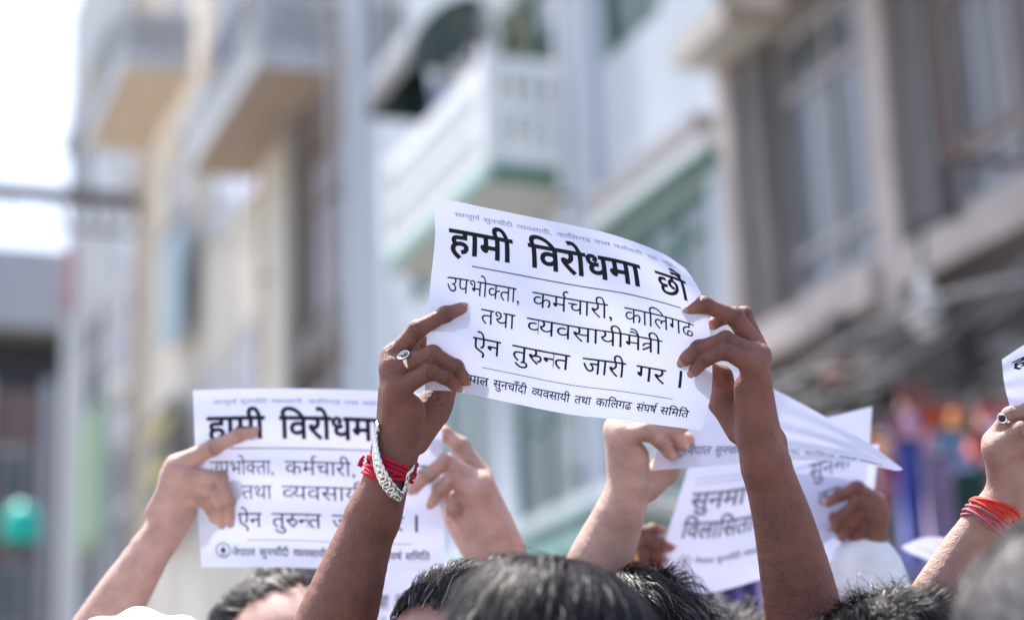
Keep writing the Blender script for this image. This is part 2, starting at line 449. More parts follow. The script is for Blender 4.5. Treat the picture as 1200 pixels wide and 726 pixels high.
def person(top, d, yaw, label, skin, arms=(), shirt=(.5, .5, .55), hair=None, group=None, headpitch=0., long_sleeve=(), head_h=.004, tops=None, trousers=(.05, .055, .08), scalp=0., width=1.0, sleeve=.010, armhair=False):
    """top = (px, py) of the crown seen in the photograph, d its depth"""
    T = pt(top[0], top[1], d); H = T[2]; k = H / 1.70
    base = np.array([T[0], T[1], 0.]); hlift = (hair['lift'] * .8 + .003) if hair else 0.
    root = empty('person', base, label=label, cat='person', group=group)
    sd, fw, up = frame(yaw)
    def W(x, y, z): return base + (sd * x + fw * y) * k + np.array([0, 0, z * k])
    hs, hf, hu = frame(yaw, headpitch)
    # centre of the skull, 0.115 below the crown
    C = T - np.array([0, 0, .112 + hlift])
    def Hd(x, y, z): return C + hs * x * width + hf * y + hu * z
    parts = []
    f = Field(C - .19, C + np.array([.19, .19, .16]), head_h)
    k_ = .02
    f.cone('H', k_, Hd(0, -.030, .012), Hd(0, .030, .016), .082, .078)
    f.cone('H', k_, Hd(0, -.02, .025), Hd(0, .01, .03), .082, .082)
    f.cone('H', .02, Hd(0, .045, .0), Hd(0, .058, -.085), .055, .036)
    for s in (-1, 1):
        f.cone('H', .02, Hd(s * .045, .02, -.055), Hd(s * .018, .062, -.105), .026, .018)
        f.cone('H', .01, Hd(s * .040, .086, .010), Hd(s * .016, .098, .006), .010, .010)       # brow
        f.cone('H', .012, Hd(s * .036, .078, -.045), Hd(s * .045, .060, -.04), .018, .016)     # cheek
        f.cone('H', .006, Hd(s * .033, .101, -.016), Hd(s * .03, .101, -.016), .010, .010, 'cut')
        f.cone('H', .004, Hd(s * .032, .080, -.016), Hd(s * .032, .082, -.016), .0145, .0145)   # eyelid bulge
        f.cone('H', .004, Hd(s * .080, -.005, .0), Hd(s * .078, .000, -.045), .012, .008)       # ear
        f.cone('H', .004, Hd(s * .088, -.012, .006), Hd(s * .086, -.008, -.02), .009, .008)
    f.cone('H', .008, Hd(0, .096, -.008), Hd(0, .114, -.048), .008, .0125)
    for s in (-1, 1): f.cone('H', .004, Hd(s * .011, .106, -.050), Hd(s * .013, .102, -.052), .008, .007)
    f.cone('H', .004, Hd(-.020, .088, -.077), Hd(.020, .088, -.077), .007, .007)
    f.cone('H', .004, Hd(-.016, .088, -.087), Hd(.016, .088, -.087), .008, .008)
    f.cone('H', .03, Hd(0, -.015, -.06), W(0, -.025, 1.42), .056, .060)
    P, Q = surface_nets(f.layers['H'], f.lo, head_h, smooth=3)
    z0 = np.zeros(len(P)); parts.append((P, Q, z0 + .05 * np.sin(P @ np.array([91., 53., 67.])) ** 2, z0))
    # trunk, legs, upper arms
    elb = [a[2][0] for a in arms]
    elb = elb + [q for i, a in enumerate(arms) if i in long_sleeve for q, _r in a[3]]
    lo = np.minimum(base - np.array([.42, .42, 0.02]), np.min(elb, 0) - .1 if elb else base); hi = np.maximum(base + np.array([.42, .42, H]), np.max(elb, 0) + .1 if elb else base)
    def trunk(F, g, legs=True, g2=None, neck=True):
        F.cone('B', .06, W(0, -.01, .98), W(0, 0, 1.30), .125 + g, .130 + g)
        F.cone('B', .06, W(-.075, -.005, 1.02), W(-.10, 0, 1.28), .10 + g, .105 + g)
        F.cone('B', .06, W(.075, -.005, 1.02), W(.10, 0, 1.28), .10 + g, .105 + g)
        F.cone('B', .06, W(-.15, -.01, 1.37), W(.15, -.01, 1.37), .062 + g, .062 + g)
        if neck: F.cone('B', .03, W(0, -.02, 1.38), W(0, -.02, 1.47), .055 + g, .052 + g)
        if legs:
            for s in (-1, 1):
                F.cone('B', .03, W(s * .09, 0, .92), W(s * .10, .01, .50), .085, .058)
                F.cone('B', .02, W(s * .10, .01, .50), W(s * .11, -.01, .09), .055, .038)
                F.cone('B', .02, W(s * .11, -.02, .045), W(s * .12, .14, .035), .036, .028)
    F = Field(lo, hi, .009); trunk(F, -.012)
    shoulders = []
    used = set()
    arms_s = []
    for a in arms:
        e = a[2][0]
        s = 1 if (e - base) @ sd > 0 else -1
        if s in used: s = -s
        used.add(s); S = W(s * .185, -.01, 1.37); arms_s.append((e, S, a[2][1]))
        F.cone('B', .03, e, S, a[2][1], .055)
    for s in (-1, 1):
        if s not in used:                               # the arm that is not raised hangs down
            S = W(s * .19, -.01, 1.37); E = W(s * .25, -.03, 1.08); Wr = W(s * .24, .06, .84)
            F.cone('B', .02, S, E, .052, .042); F.cone('B', .015, E, Wr, .042, .028)
            F.cone('B', .01, Wr, W(s * .23, .08, .77), .030, .030)
            for q in range(4): F.cone('B', .002, W(s * (.225 + .0), .065 + .018 * q, .76), W(s * .215, .065 + .02 * q, .68 + .008 * abs(q - 1.5)), .0095, .0075)
            F.cone('B', .004, W(s * .225, .10, .80), W(s * .20, .135, .74), .012, .009)
            arms_s.append((E, S, .042))
    P, Q = surface_nets(F.layers['B'], F.lo, .009, smooth=1)
    parts.append((P, Q, np.zeros(len(P)), np.zeros(len(P))))
    for a in arms: parts.append(a[0])
    V, Fq, at = merge(parts)
    body = mesh_np('body', V, Fq, skin, root, smooth=True, attrs=at, origin=base)
    if armhair:                                         # short dark hairs lying along the forearm
        g = np.random.default_rng(99); Vh = []; Fh = []; k0 = 0
        for a in arms:
            P, Q = a[0][0], a[0][1]; fo = a[3]; ax = fo[1][0] - fo[0][0]; ax = -ax / np.linalg.norm(ax)
            q = g.choice(len(Q), 2000); c = P[Q[q]].mean(1); n_ = np.cross(P[Q[q, 1]] - P[Q[q, 0]], P[Q[q, 2]] - P[Q[q, 0]]); n_ /= np.linalg.norm(n_, axis=1)[:, None]
            sel = ((c - fo[0][0]) @ ax < .0); c, n_ = c[sel], n_[sel]
            dr = -ax + g.normal(size=c.shape) * .45; dr -= n_ * (dr * n_).sum(1)[:, None]; dr /= np.linalg.norm(dr, axis=1)[:, None]
            L = .006 + .010 * g.random(len(c))[:, None]; sdv = np.cross(dr, n_) * .00007
            p1 = c + n_ * .0003; p2 = c + dr * L * .6 + n_ * .0013; p3 = c + dr * L + n_ * .0010
            V = np.stack([p1 - sdv, p1 + sdv, p2 + sdv * .8, p2 - sdv * .8, p3], 1).reshape(-1, 3); b_ = np.arange(len(c))[:, None] * 5 + k0
            Fh.append(np.concatenate([b_ + [0, 1, 2], b_ + [0, 2, 3], b_ + [3, 2, 4]])); Vh.append(V); k0 += len(V)
        ho = mesh_np('arm_hair', np.concatenate(Vh), np.concatenate(Fh), HAIR, root, origin=base, attrs={'pale': np.zeros(k0)}); ho['kind'] = 'stuff'
    nm = NAIL_D if skin is SKIN_D else NAIL
    for a in arms:
        for nv, nf in a[1]: mesh_np('fingernail', nv, nf, nm, root, smooth=True, origin=base)
    # clothes
    F = Field(lo, hi, .010); trunk(F, .006, legs=False, neck=False)
    for i, (e, S, r) in enumerate(arms_s):
        t = 1.0 if (i in long_sleeve) else .62
        E2 = S + (e - S) * t
        F.cone('B', .03, E2, S, r + .020, .072)
        if i in long_sleeve and i < len(arms):
            F.chain('B', .02, [(q, rr + sleeve) for q, rr in reversed(arms[i][3])])
    F.cone('B', .02, W(0, -.02, 1.40), W(0, -.02, 1.435), .066, .062)
    P, Q = surface_nets(F.layers['B'], F.lo, .010, smooth=2)
    if isinstance(shirt, tuple): shirt = cloth_mat('shirt_cloth', shirt)
    mesh_np('shirt', P, Q, shirt, root, smooth=True, origin=base)
    F = Field(base - np.array([.3, .3, .02]), base + np.array([.3, .3, 1.1 * k]), .012)
    F.cone('B', .05, W(-.05, 0, .96), W(.05, 0, .96), .125, .125)
    for s in (-1, 1):
        F.cone('B', .03, W(s * .09, 0, .90), W(s * .10, .01, .50), .105, .080); F.cone('B', .02, W(s * .10, .01, .50), W(s * .11, -.01, .10), .080, .066)
    P, Q = surface_nets(F.layers['B'], F.lo, .012, smooth=2)
    mesh_np('trousers', P, Q, cloth_mat('trouser_cloth', trousers), root, smooth=True, origin=base)
    F = Field(base - np.array([.35, .35, .02]), base + np.array([.35, .35, .15]), .006)
    for s in (-1, 1): 
        F.cone('B', .02, W(s * .11, -.03, .047), W(s * .12, .15, .042), .046, .040)
    P, Q = surface_nets(F.layers['B'], F.lo, .006, smooth=1)
    q = P[:, 2] < .004; P[q, 2] = .004
    mesh_np('shoes', P, Q, pm('shoe_leather', (.03, .025, .02), rough=.4), root, smooth=True, origin=base)
    if hair:
        kw = dict(hair); kw['c'] = C - base + hu * .022; kw['ax'] = (hs, hf, hu)
        if kw.pop('cap', True):                         # dense dark undercoat that follows the skull
            n1, n2 = 60, 40
            th = np.linspace(0, 2 * math.pi, n1, endpoint=False); ph = np.linspace(0, 1, n2)
            V = []; thr = kw['thr']
            for a in th:
                y = math.cos(a)
                ln = thr[0] * max(y, 0) ** .8 + thr[1] * (1 - max(y, 0)) if y > 0 else thr[1] + (thr[2] - thr[1]) * (-y)
                zmin = min(.95, ln + .06)
                pm_ = math.acos(zmin)
                for b in ph:
                    z = math.cos(b * pm_); rr = math.sin(b * pm_)
                    g = 1.035 * (1 - .05 * b ** 6)
                    V.append(np.array([math.sin(a) * rr, y * rr, z]) * kw['sz'] * g)
            V = np.array(V); V = kw['c'] + V[:, :1] * hs + V[:, 1:2] * hf + V[:, 2:] * hu
            Fq = np.array([(i * n2 + j, i * n2 + j + 1, ((i + 1) % n1) * n2 + j + 1, ((i + 1) % n1) * n2 + j) for i in range(n1) for j in range(n2 - 1)])
            capo = mesh_np('hair_undercoat', V, Fq, HAIR, root, smooth=True, attrs={'pale': np.full(len(V), .0)})
        hair_strands('hair', root, **kw)
    return root

def arm(spec):
    (geo, nails, _e) = build_arm(spec)
    d0 = spec['d']; mm = d0 / FPX
    fo = [(pt(x, y, d0 - z * .001), r * mm) for x, y, z, r in spec['forearm'][0]]
    return (geo, nails, fo[-1], fo[spec.get('cuff', 1):])
# ---------------------------------------------------------------- the raised arms (joints: ruler x, y, mm towards the camera, radius)
ARM_A = arm(dict(d=2.04, h=.0010,
    fingers=dict(
        middle=[(463, 416, 4, 11.5), (489, 386, 13, 9.2), (522, 368, 12, 7.9), (541, 361.5, 8, 7.0)],
        ring=[(459, 431, 13, 12), (507, 415, 26, 9.2), (534, 430, 16, 7.9), (546, 445, 9, 7.0)],
        pinky=[(464, 457, 20, 12), (503, 435, 31, 8.8), (521, 441, 24, 7.4), (534, 452, 11, 6.4)],
        index=[(469, 413, -10, 11), (494, 400, -24, 9), (518, 405, -16, 8), (536, 410, -10, 7)],
        thumb=[(488, 516, -16, 15), (512, 470, -30, 17), (530, 440, -26, 11), (552, 420, -11, 9)]),
    palm=[[(464, 541, 6, 19), (464, 462, 14, 15)], [(463, 541, 0, 19), (458, 434, 9, 12.5)],
          [(463, 538, -8, 18), (462, 419, 0, 12)], [(466, 535, -14, 16), (469, 415, -12, 12)],
          [(472, 525, 4, 20), (478, 482, 8, 21)], [(486, 515, -16, 14), (505, 482, -26, 22)]],
    forearm=[[(463, 538, 0, 20), (453, 562, 0, 25), (437, 605, 0, 30), (420, 650, 0, 36), (395, 724, 0, 46), (366, 800, -15, 50)],
             [(463, 538, 12, 17), (452, 565, 10, 22), (437, 605, 4, 29)], [(463, 538, -12, 17), (452, 565, -10, 22), (437, 605, -4, 29)]],
    bumps=[(461, 433, 16, 10.5), (465, 457, 25, 10.5), (460, 417, 6, 11), (448, 527, 6, 12)],
    ridges=[[(452, 520, 12, 9), (458, 470, 17, 9)], [(447, 520, 4, 8), (453, 455, 10, 8)]],
    creases=[[(497, 455, 30, 1.2), (498, 490, 22, 1.4), (494, 512, 12, 1.2)], [(455, 532, 30, .9), (474, 531, 30, .9), (480, 522, 24, .8)],
             [(470, 452, 40, .8), (478, 470, 36, .8)], [(503, 423, 42, .6), (507, 426, 40, .6)], [(463, 443, 38, .8), (485, 440, 40, .8), (496, 444, 40, .6)]],
    nonails=['index', 'thumb'], nailup=dict(middle=(-.15, -.9, .35), ring=(.75, -.25, .6), pinky=(.5, .2, .8))))

ARM_B = arm(dict(d=2.04, h=.0010,
    fingers=dict(
        index=[(883, 399, -16, 11), (872, 369, -20, 8.6), (850, 370, -16, 8), (836, 379, -12, 7)],
        middle=[(884, 405, -2, 12), (861, 371, 4, 9.6), (825, 357, 9, 8.4), (807, 362, 8, 7.2)],
        ring=[(889, 417, 10, 12), (850, 398, 22, 9), (819, 408, 15, 8.2), (802, 421, 8, 7.6)],
        pinky=[(886, 428, 18, 12.5), (850, 411, 30, 8.6), (827, 420, 20, 7.6), (814, 434, 9, 6.6)],
        thumb=[(866, 505, -18, 14), (848, 470, -26, 16), (845, 442, -24, 12), (815, 425, -11, 9)]),
    palm=[[(888, 512, 8, 20), (884, 434, 16, 14)], [(890, 512, 0, 20), (887, 421, 7, 13)],
          [(892, 510, -10, 18), (884, 408, -4, 12)], [(890, 508, -18, 16), (881, 402, -14, 12)],
          [(884, 498, 8, 21), (878, 455, 9, 18)], [(868, 503, -12, 14), (848, 462, -22, 18)]],
    forearm=[[(889, 512, 0, 23), (896, 540, 0, 28), (907, 575, 0, 31), (920, 620, 0, 36), (938, 700, 0, 44), (955, 790, -10, 49)],
             [(889, 512, 12, 18), (898, 545, 8, 25)], [(889, 512, -12, 18), (898, 545, -8, 25)]],
    bumps=[(886, 428, 22, 11.5), (889, 415, 12, 11), (910, 516, -4, 9)],
    ridges=[[(905, 500, 8, 8), (893, 440, 14, 8)]],
    creases=[[(855, 431, 40, 1.0), (866, 433, 42, 1.0), (879, 431, 42, .9)], [(866, 447, 38, .9), (874, 450, 38, .9)],
             [(859, 442, 30, 1.5), (860, 475, 20, 1.7), (862, 505, 10, 1.4)], [(864, 514, 26, .9), (885, 516, 34, .9), (905, 509, 28, .8)],
             [(870, 458, 38, .6), (884, 480, 38, .6)], [(848, 400, 44, .6), (852, 403, 42, .6)]],
    nonails=['thumb', 'index'], nailup=dict(middle=(.1, -.2, .9), ring=(-.35, .3, .9), pinky=(-.5, .3, .8))))

ARM_C = arm(dict(d=2.36, h=.0017,
    fingers=dict(
        index=[(207, 545, 8, 11.5), (250, 524, 16, 8.4), (279, 510, 12, 7), (297, 506, 8, 6)],
        middle=[(211, 556, 10, 11.5), (258, 561, 24, 8.2), (268, 588, 18, 6.8), (269, 609, 8, 6)],
        ring=[(218, 567, 8, 11), (250, 574, 22, 8), (258, 592, 16, 6.8), (259, 611, 8, 5.8)],
        pinky=[(224, 582, 0, 10), (241, 586, 10, 7.4), (249, 597, 10, 6.4), (251, 607, 7, 5.6)],
        thumb=[(202, 615, -12, 12), (225, 585, -24, 12), (252, 562, -16, 9), (272, 548, -9, 8)]),
    palm=[[(182, 634, 4, 15), (207, 549, 7, 12)], [(184, 636, 4, 16), (212, 558, 9, 12)],
          [(188, 636, -2, 16), (219, 568, 6, 12)], [(192, 634, -8, 15), (222, 580, -2, 12)],
          [(200, 624, -8, 15), (214, 600, -8, 17)]],
    forearm=[[(184, 630, 0, 20), (168, 658, 0, 25), (142, 700, 0, 31), (112, 750, -10, 36), (80, 800, -20, 40)],
             [(182, 634, 10, 15), (168, 658, 8, 21)], [(182, 634, -10, 15), (168, 658, -8, 21)]],
    bumps=[(207, 545, 12, 10), (213, 556, 14, 10), (168, 638, 6, 8), (200, 560, 8, 12)],
    ridges=[[(178, 600, 14, 8), (203, 552, 14, 8)], [(186, 605, 16, 8), (209, 562, 14, 8)]],
    nonails=['thumb', 'pinky'], nailup=dict(index=(-.1, -.8, .5), middle=(.4, .1, .9), ring=(.4, .1, .9))))

ARM_D = arm(dict(d=2.36, h=.0017,
    fingers=dict(
        index=[(565, 558, -8, 11.5), (540, 522, -12, 9), (521, 508, -11, 8), (505, 505, -9, 7)],
        middle=[(562, 566, 6, 12), (523, 540, 20, 8.6), (500, 557, 14, 7.4), (485, 571, 8, 6.6)],
        ring=[(560, 575, 14, 12), (529, 562, 24, 8.2), (515, 574, 16, 7), (507, 588, 8, 6)],
        pinky=[(555, 588, 8, 12), (536, 584, 14, 8.6), (532, 598, 6, 7.6), (540, 610, 2, 7)],
        thumb=[(562, 640, -14, 13), (536, 604, -22, 14), (524, 575, -16, 10), (508, 552, -9, 8)]),
    palm=[[(594, 645, 8, 17), (562, 566, 8, 13)], [(590, 648, 4, 18), (560, 576, 12, 13)],
          [(584, 652, 2, 18), (553, 592, 6, 13)], [(600, 642, -10, 16), (566, 562, -8, 12)],
          [(572, 655, 0, 20), (556, 615, 0, 18)], [(560, 648, -12, 18), (540, 615, -18, 16)]],
    forearm=[[(592, 650, 0, 20), (614, 690, 0, 26), (640, 740, -5, 34), (660, 800, -10, 40)],
             [(588, 652, 10, 16), (612, 692, 8, 22)], [(588, 652, -10, 16), (612, 692, -8, 22)]],
    bumps=[(565, 566, 14, 10), (560, 577, 18, 10)],
    ridges=[[(585, 620, 16, 8), (566, 575, 14, 8)]],
    nonails=['thumb', 'index'], nailup=dict(middle=(-.3, .1, .9), ring=(-.3, .1, .9), pinky=(-.3, .1, .9))))

ARM_E = arm(dict(d=2.26, h=.0016,
    fingers=dict(
        index=[(723, 500, -22, 11), (752, 490, -22, 9), (778, 500, -17, 8), (796, 510, -12, 7)],
        middle=[(722, 500, -8, 12), (757, 489, 4, 9), (782, 492, 12, 8), (800, 500, 8, 7)],
        ring=[(724, 505, 4, 12.5), (764, 498, 14, 9), (786, 505, 14, 7.8), (799, 519, 8, 6.6)],
        pinky=[(729, 513, 14, 13), (757, 505, 25, 9.4), (774, 516, 18, 8), (784, 530, 8, 7)],
        thumb=[(760, 573, -12, 13), (780, 552, -22, 14), (790, 532, -20, 11), (805, 515, -11, 8)]),
    palm=[[(737, 570, 6, 21), (731, 518, 10, 17)], [(734, 570, -2, 20), (724, 508, 2, 14)],
          [(732, 568, -12, 18), (723, 504, -10, 13)], [(744, 568, 4, 18), (744, 535, 4, 17)],
          [(756, 572, -14, 14), (776, 552, -20, 17)]],
    forearm=[[(735, 575, 0, 22), (727, 600, 0, 28), (714, 632, 0, 34), (698, 670, 0, 38), (675, 730, -10, 42)],
             [(735, 575, 10, 18), (727, 600, 8, 24)], [(735, 575, -10, 18), (727, 600, -8, 24)]],
    bumps=[(727, 508, 14, 11), (723, 502, 2, 11)],
    creases=[[(714, 580, 40, 1.0), (735, 584, 44, 1.0), (757, 578, 36, .9)], [(722, 524, 44, .8), (745, 524, 44, .9), (757, 518, 40, .8)]],
    nonails=['thumb', 'index', 'middle'], nailup=dict(ring=(.5, -.1, .8), pinky=(.4, .1, .8))))

ARM_F = arm(dict(d=2.52, h=.0018,
    fingers=dict(
        index=[(733, 632, 4, 10), (752, 624, 14, 6.6), (765, 620, 10, 6), (774, 622, 7, 5)],
        middle=[(733, 641, 8, 10), (758, 633, 18, 6.8), (774, 637, 12, 6), (785, 641, 7, 5.2)],
        ring=[(733, 652, 8, 10), (752, 648, 18, 7), (768, 650, 12, 6), (777, 656, 7, 5.2)],
        pinky=[(735, 663, 4, 9), (754, 662, 16, 6.4), (770, 668, 12, 5.6), (779, 674, 7, 5)],
        thumb=[(722, 690, -12, 11), (742, 665, -20, 11), (762, 650, -12, 8), (778, 640, -9, 6)]),
    palm=[[(722, 705, 0, 16), (732, 634, 2, 11)], [(724, 705, 4, 16), (733, 652, 6, 11)], [(728, 705, 0, 16), (737, 668, 2, 12)]],
    forearm=[[(722, 708, 0, 18), (716, 750, -5, 24), (712, 800, -20, 30)]],
    nonails=['thumb'], nailup=dict()))

ARM_G = arm(dict(d=2.48, h=.0018, cuff=0,
    fingers=dict(
        index=[(1025, 588, 4, 11), (1004, 572, 14, 8), (984, 580, 12, 6.6), (971, 588, 7, 5.6)],
        middle=[(1028, 600, 8, 11), (1005, 588, 20, 8), (988, 604, 14, 6.6), (977, 617, 7, 5.6)],
        ring=[(1028, 610, 8, 11), (1011, 602, 22, 7.6), (996, 614, 16, 6.4), (987, 627, 7, 5.4)],
        pinky=[(1026, 622, 4, 10), (1013, 616, 16, 7), (1004, 628, 12, 6), (999, 637, 8, 5.2)],
        thumb=[(1010, 652, -8, 11), (1000, 640, -18, 10), (988, 622, -14, 8), (978, 606, -9, 7)]),
    palm=[[(1016, 658, 2, 15), (1024, 592, 4, 12)], [(1018, 658, 4, 16), (1027, 606, 8, 12)],
          [(1012, 656, 2, 16), (1023, 622, 4, 13)], [(1008, 650, -4, 14), (1014, 625, -6, 14)]],
    forearm=[[(1014, 660, 0, 18), (1016, 680, 0, 24), (1018, 715, 0, 31), (1015, 790, -10, 40)]],
    bumps=[(1029, 590, 10, 9), (1031, 603, 12, 9)],
    nonails=['thumb'], nailup=dict()))

ARM_H = arm(dict(d=2.0, h=.0016,
    fingers=dict(
        index=[(1173, 522, -10, 12), (1186, 492, -12, 9), (1204, 480, -10, 8), (1219, 480, -8, 7)],
        middle=[(1165, 518, 4, 12.5), (1184, 487, 12, 9), (1207, 480, 14, 8), (1221, 487, 8, 7)],
        ring=[(1166, 526, 12, 12.5), (1196, 504, 26, 9), (1217, 506, 18, 8), (1228, 515, 8, 7)],
        pinky=[(1172, 536, 14, 12), (1202, 522, 28, 8.6), (1220, 526, 20, 7.4), (1230, 534, 8, 6.4)],
        thumb=[(1194, 590, -10, 14), (1212, 560, -20, 14), (1222, 535, -16, 11), (1236, 520, -9, 8)]),
    palm=[[(1178, 583, 6, 18), (1171, 532, 12, 14)], [(1180, 583, 0, 18), (1167, 520, 4, 13)],
          [(1186, 583, -8, 18), (1174, 522, -8, 13)], [(1194, 575, 2, 19), (1190, 545, 4, 18)], [(1198, 580, -10, 15), (1206, 560, -14, 16)]],
    forearm=[[(1172, 586, 0, 20), (1157, 606, 0, 23), (1132, 645, 0, 28), (1104, 695, 0, 34), (1075, 750, -10, 40)],
             [(1176, 586, 10, 17), (1159, 606, 8, 20)], [(1176, 586, -10, 17), (1159, 606, -8, 20)]],
    bumps=[(1167, 519, 10, 11), (1168, 530, 18, 11)],
    nonails=['thumb', 'index'], nailup=dict()))

ARM_I = arm(dict(d=2.6, h=.0018,
    fingers=dict(
        index=[(1152, 628, 2, 9), (1136, 624, 12, 6.6), (1120, 629, 9, 6), (1108, 636, 6, 5)],
        middle=[(1153, 638, 6, 9), (1136, 634, 16, 6.8), (1120, 640, 11, 6), (1110, 646, 6, 5)],
        ring=[(1154, 648, 6, 9), (1138, 645, 16, 6.8), (1124, 651, 11, 6), (1114, 656, 6, 5)],
        pinky=[(1155, 659, 2, 8.5), (1142, 657, 14, 6), (1130, 662, 10, 5.4), (1122, 667, 6, 4.8)],
        thumb=[(1165, 680, -8, 10), (1150, 665, -16, 10), (1134, 650, -11, 8), (1120, 642, -8, 6)]),
    palm=[[(1166, 695, 0, 14), (1153, 630, 2, 10)], [(1168, 695, 4, 15), (1155, 645, 6, 11)], [(1166, 695, 0, 15), (1155, 660, 2, 11)]],
    forearm=[[(1167, 698, 0, 17), (1178, 740, -5, 24), (1190, 800, -20, 30)]],
    nonails=['thumb'], nailup=dict()))
# ---------------------------------------------------------------- who stands in the crowd
def comb_to(*c, swirl=0., part=None):
    c = np.array(c, float)
    def f(d):
        o = np.repeat(c[None, :], len(d), 0)
        if part is not None: o = o + np.stack([np.sign(d[:, 0] - part) * .9, 0 * d[:, 0], -.3 + 0 * d[:, 0]], 1)
        if swirl: o = o + swirl * np.cross(d, np.array([0, -.5, .85]))
        return o
    return f
def fan(w, swirl=.3, down=0.):
    """hair radiating from the whorl w"""
    w = np.array(w, float)
    return lambda d: (d - w) * 1.1 + swirl * np.cross(d, w) + np.array([0, 0, -down])
SZ = np.array([.088, .117, .095])
P1 = person((741, 661), 2.24, R(5), 'person holding up the large central leaflet with both bare arms, silver chain on one wrist', SKIN_D,
    arms=[ARM_A, ARM_B], armhair=True, shirt=(.25, .27, .36), hair=dict(sz=SZ * .98, n=9000, length=.055, comb=fan((.1, -.3, .95), .5), lift=.018, width=.0012, thr=(.62, -.05, -.6), grey=.08, seed=3, messy=.35))
P2 = person((650, 650), 1.76, R(165), 'nearest head at bottom centre with thick combed glossy black hair, seen from behind', SKIN_D,
    shirt=(.16, .17, .2), width=1.0, hair=dict(sz=SZ * np.array([1.08, 1.08, 1.0]), n=24000, length=.12, comb=fan((-.42, .1, .9), .35), lift=.013, width=.0010, thr=(.55, -.1, -.75), grey=.03, seed=5, messy=.10))
P3 = person((562, 661), 2.02, R(-48), 'person with short neat black hair and bare forehead beside the braceleted arm', SKIN_M,
    shirt=(.6, .6, .62), hair=dict(sz=SZ, n=13000, length=.050, comb=comb_to(-.2, -.8, .1), lift=.012, width=.0010, thr=(.66, .0, -.6), grey=.08, seed=8, messy=.14))
P4 = person((330, 669), 2.58, R(38), 'person with shiny receding forehead holding up the flat leaflet at left', SKIN_W,
    arms=[ARM_C, ARM_D], shirt=(.33, .35, .42), hair=dict(sz=SZ, n=7000, length=.04, comb=comb_to(.1, -.9, -.2), lift=.010, width=.0014, thr=(1.02, .2, -.5), grey=.05, seed=13, messy=.14))
P5 = person((640, 742), 2.50, R(-10), 'mostly hidden person whose pale forearm holds the corner of the curled leaflet', SKIN_L,
    arms=[ARM_E], shirt=(.5, .52, .6), hair=dict(sz=SZ, n=3000, length=.04, comb=comb_to(.2, -.8, 0), lift=.014, width=.0018, thr=(.6, 0, -.6), seed=17))
P6 = person((842, 706), 2.66, R(8), 'person with curly dark hair and white long sleeve behind the right bare arm', SKIN_D,
    arms=[ARM_G, ARM_F], long_sleeve=(0,), sleeve=.020, shirt=(.78, .79, .83), hair=dict(sz=SZ * np.array([1.12, 1.05, .95]), n=7000, length=.035, comb=comb_to(.2, .3, .3), lift=.022, width=.0016, thr=(.5, -.1, -.6), grey=.25, seed=21, messy=1.0))
P8 = person((1047, 683), 1.92, R(150), 'person with short spiky black hair just right of the right bare arm, seen from behind', SKIN_D,
    shirt=(.3, .33, .4), hair=dict(sz=SZ * np.array([1.0, 1.0, .97]), n=14000, length=.034, comb=fan((.1, -.1, .98), .4), lift=.016, width=.0009, thr=(.62, -.1, -.7), grey=.03, seed=25, messy=.30))
P9 = person((1278, 590), 1.33, R(195), 'close person at the right edge with thinning grey hair over a bare scalp', SKIN_D,
    shirt=(.7, .7, .72), head_h=.003, hair=dict(sz=SZ * np.array([1.04, 1.04, 1.0]), n=18000, length=.026, comb=comb_to(.2, -.6, -.5), lift=.005, width=.0008, thr=(.7, -.1, -.7), grey=.62, seed=31, messy=.25, bald=.9, cap=False))
P10 = person((1120, 748), 2.3, R(-5), 'person whose raised wrist wears an orange thread, holding a leaflet at the right edge', SKIN_M,
    arms=[ARM_H], shirt=(.5, .45, .5), hair=dict(sz=SZ, n=2500, length=.04, comb=comb_to(.2, -.8, 0), lift=.014, width=.0018, thr=(.6, 0, -.6), seed=37))
P11 = person((1190, 700), 2.85, R(0), 'person behind the grey head, gold ringed hand holding a small folded leaflet', SKIN_M,
    arms=[ARM_I], shirt=(.4, .3, .3), hair=dict(sz=SZ, n=2500, length=.04, comb=comb_to(.2, -.8, 0), lift=.014, width=.0018, thr=(.6, 0, -.6), seed=41))

P12 = person((165, 719), 2.06, R(160), 'person whose crumpled white cap just shows at the bottom edge, left of the flat leaflet', SKIN_D, shirt=(.4, .4, .45))
_c = pt(165, 717, 2.06) - np.array([0, 0, .121]); V = []; n1, n2 = 64, 24
for i in range(n1):
    for j in range(n2):
        a = 2 * math.pi * i / n1; b = j / (n2 - 1) * 1.75
        r = .117 * (1 + .022 * math.sin(3 * a + 1) * math.sin(b) + .014 * math.sin(7 * a + 4 * b)  * math.sin(b) + .006 * math.sin(13 * a - 6 * b) * math.sin(b)) 
        V.append(_c + np.array([r * 1.0 * math.cos(a) * math.sin(b), r * 1.15 * math.sin(a) * math.sin(b), r * 1.05 * math.cos(b) + .0035 * math.sin(15 * math.cos(a) * math.sin(b) + 1.2) * math.cos(b)]))
mesh_np('cap', V, [(i * n2 + j, i * n2 + j + 1, ((i + 1) % n1) * n2 + j + 1, ((i + 1) % n1) * n2 + j) for i in range(n1) for j in range(n2 - 1)], pm('white_cotton', (.86, .86, .87), rough=.85, var=.04), P12, smooth=True, origin=P12.location)
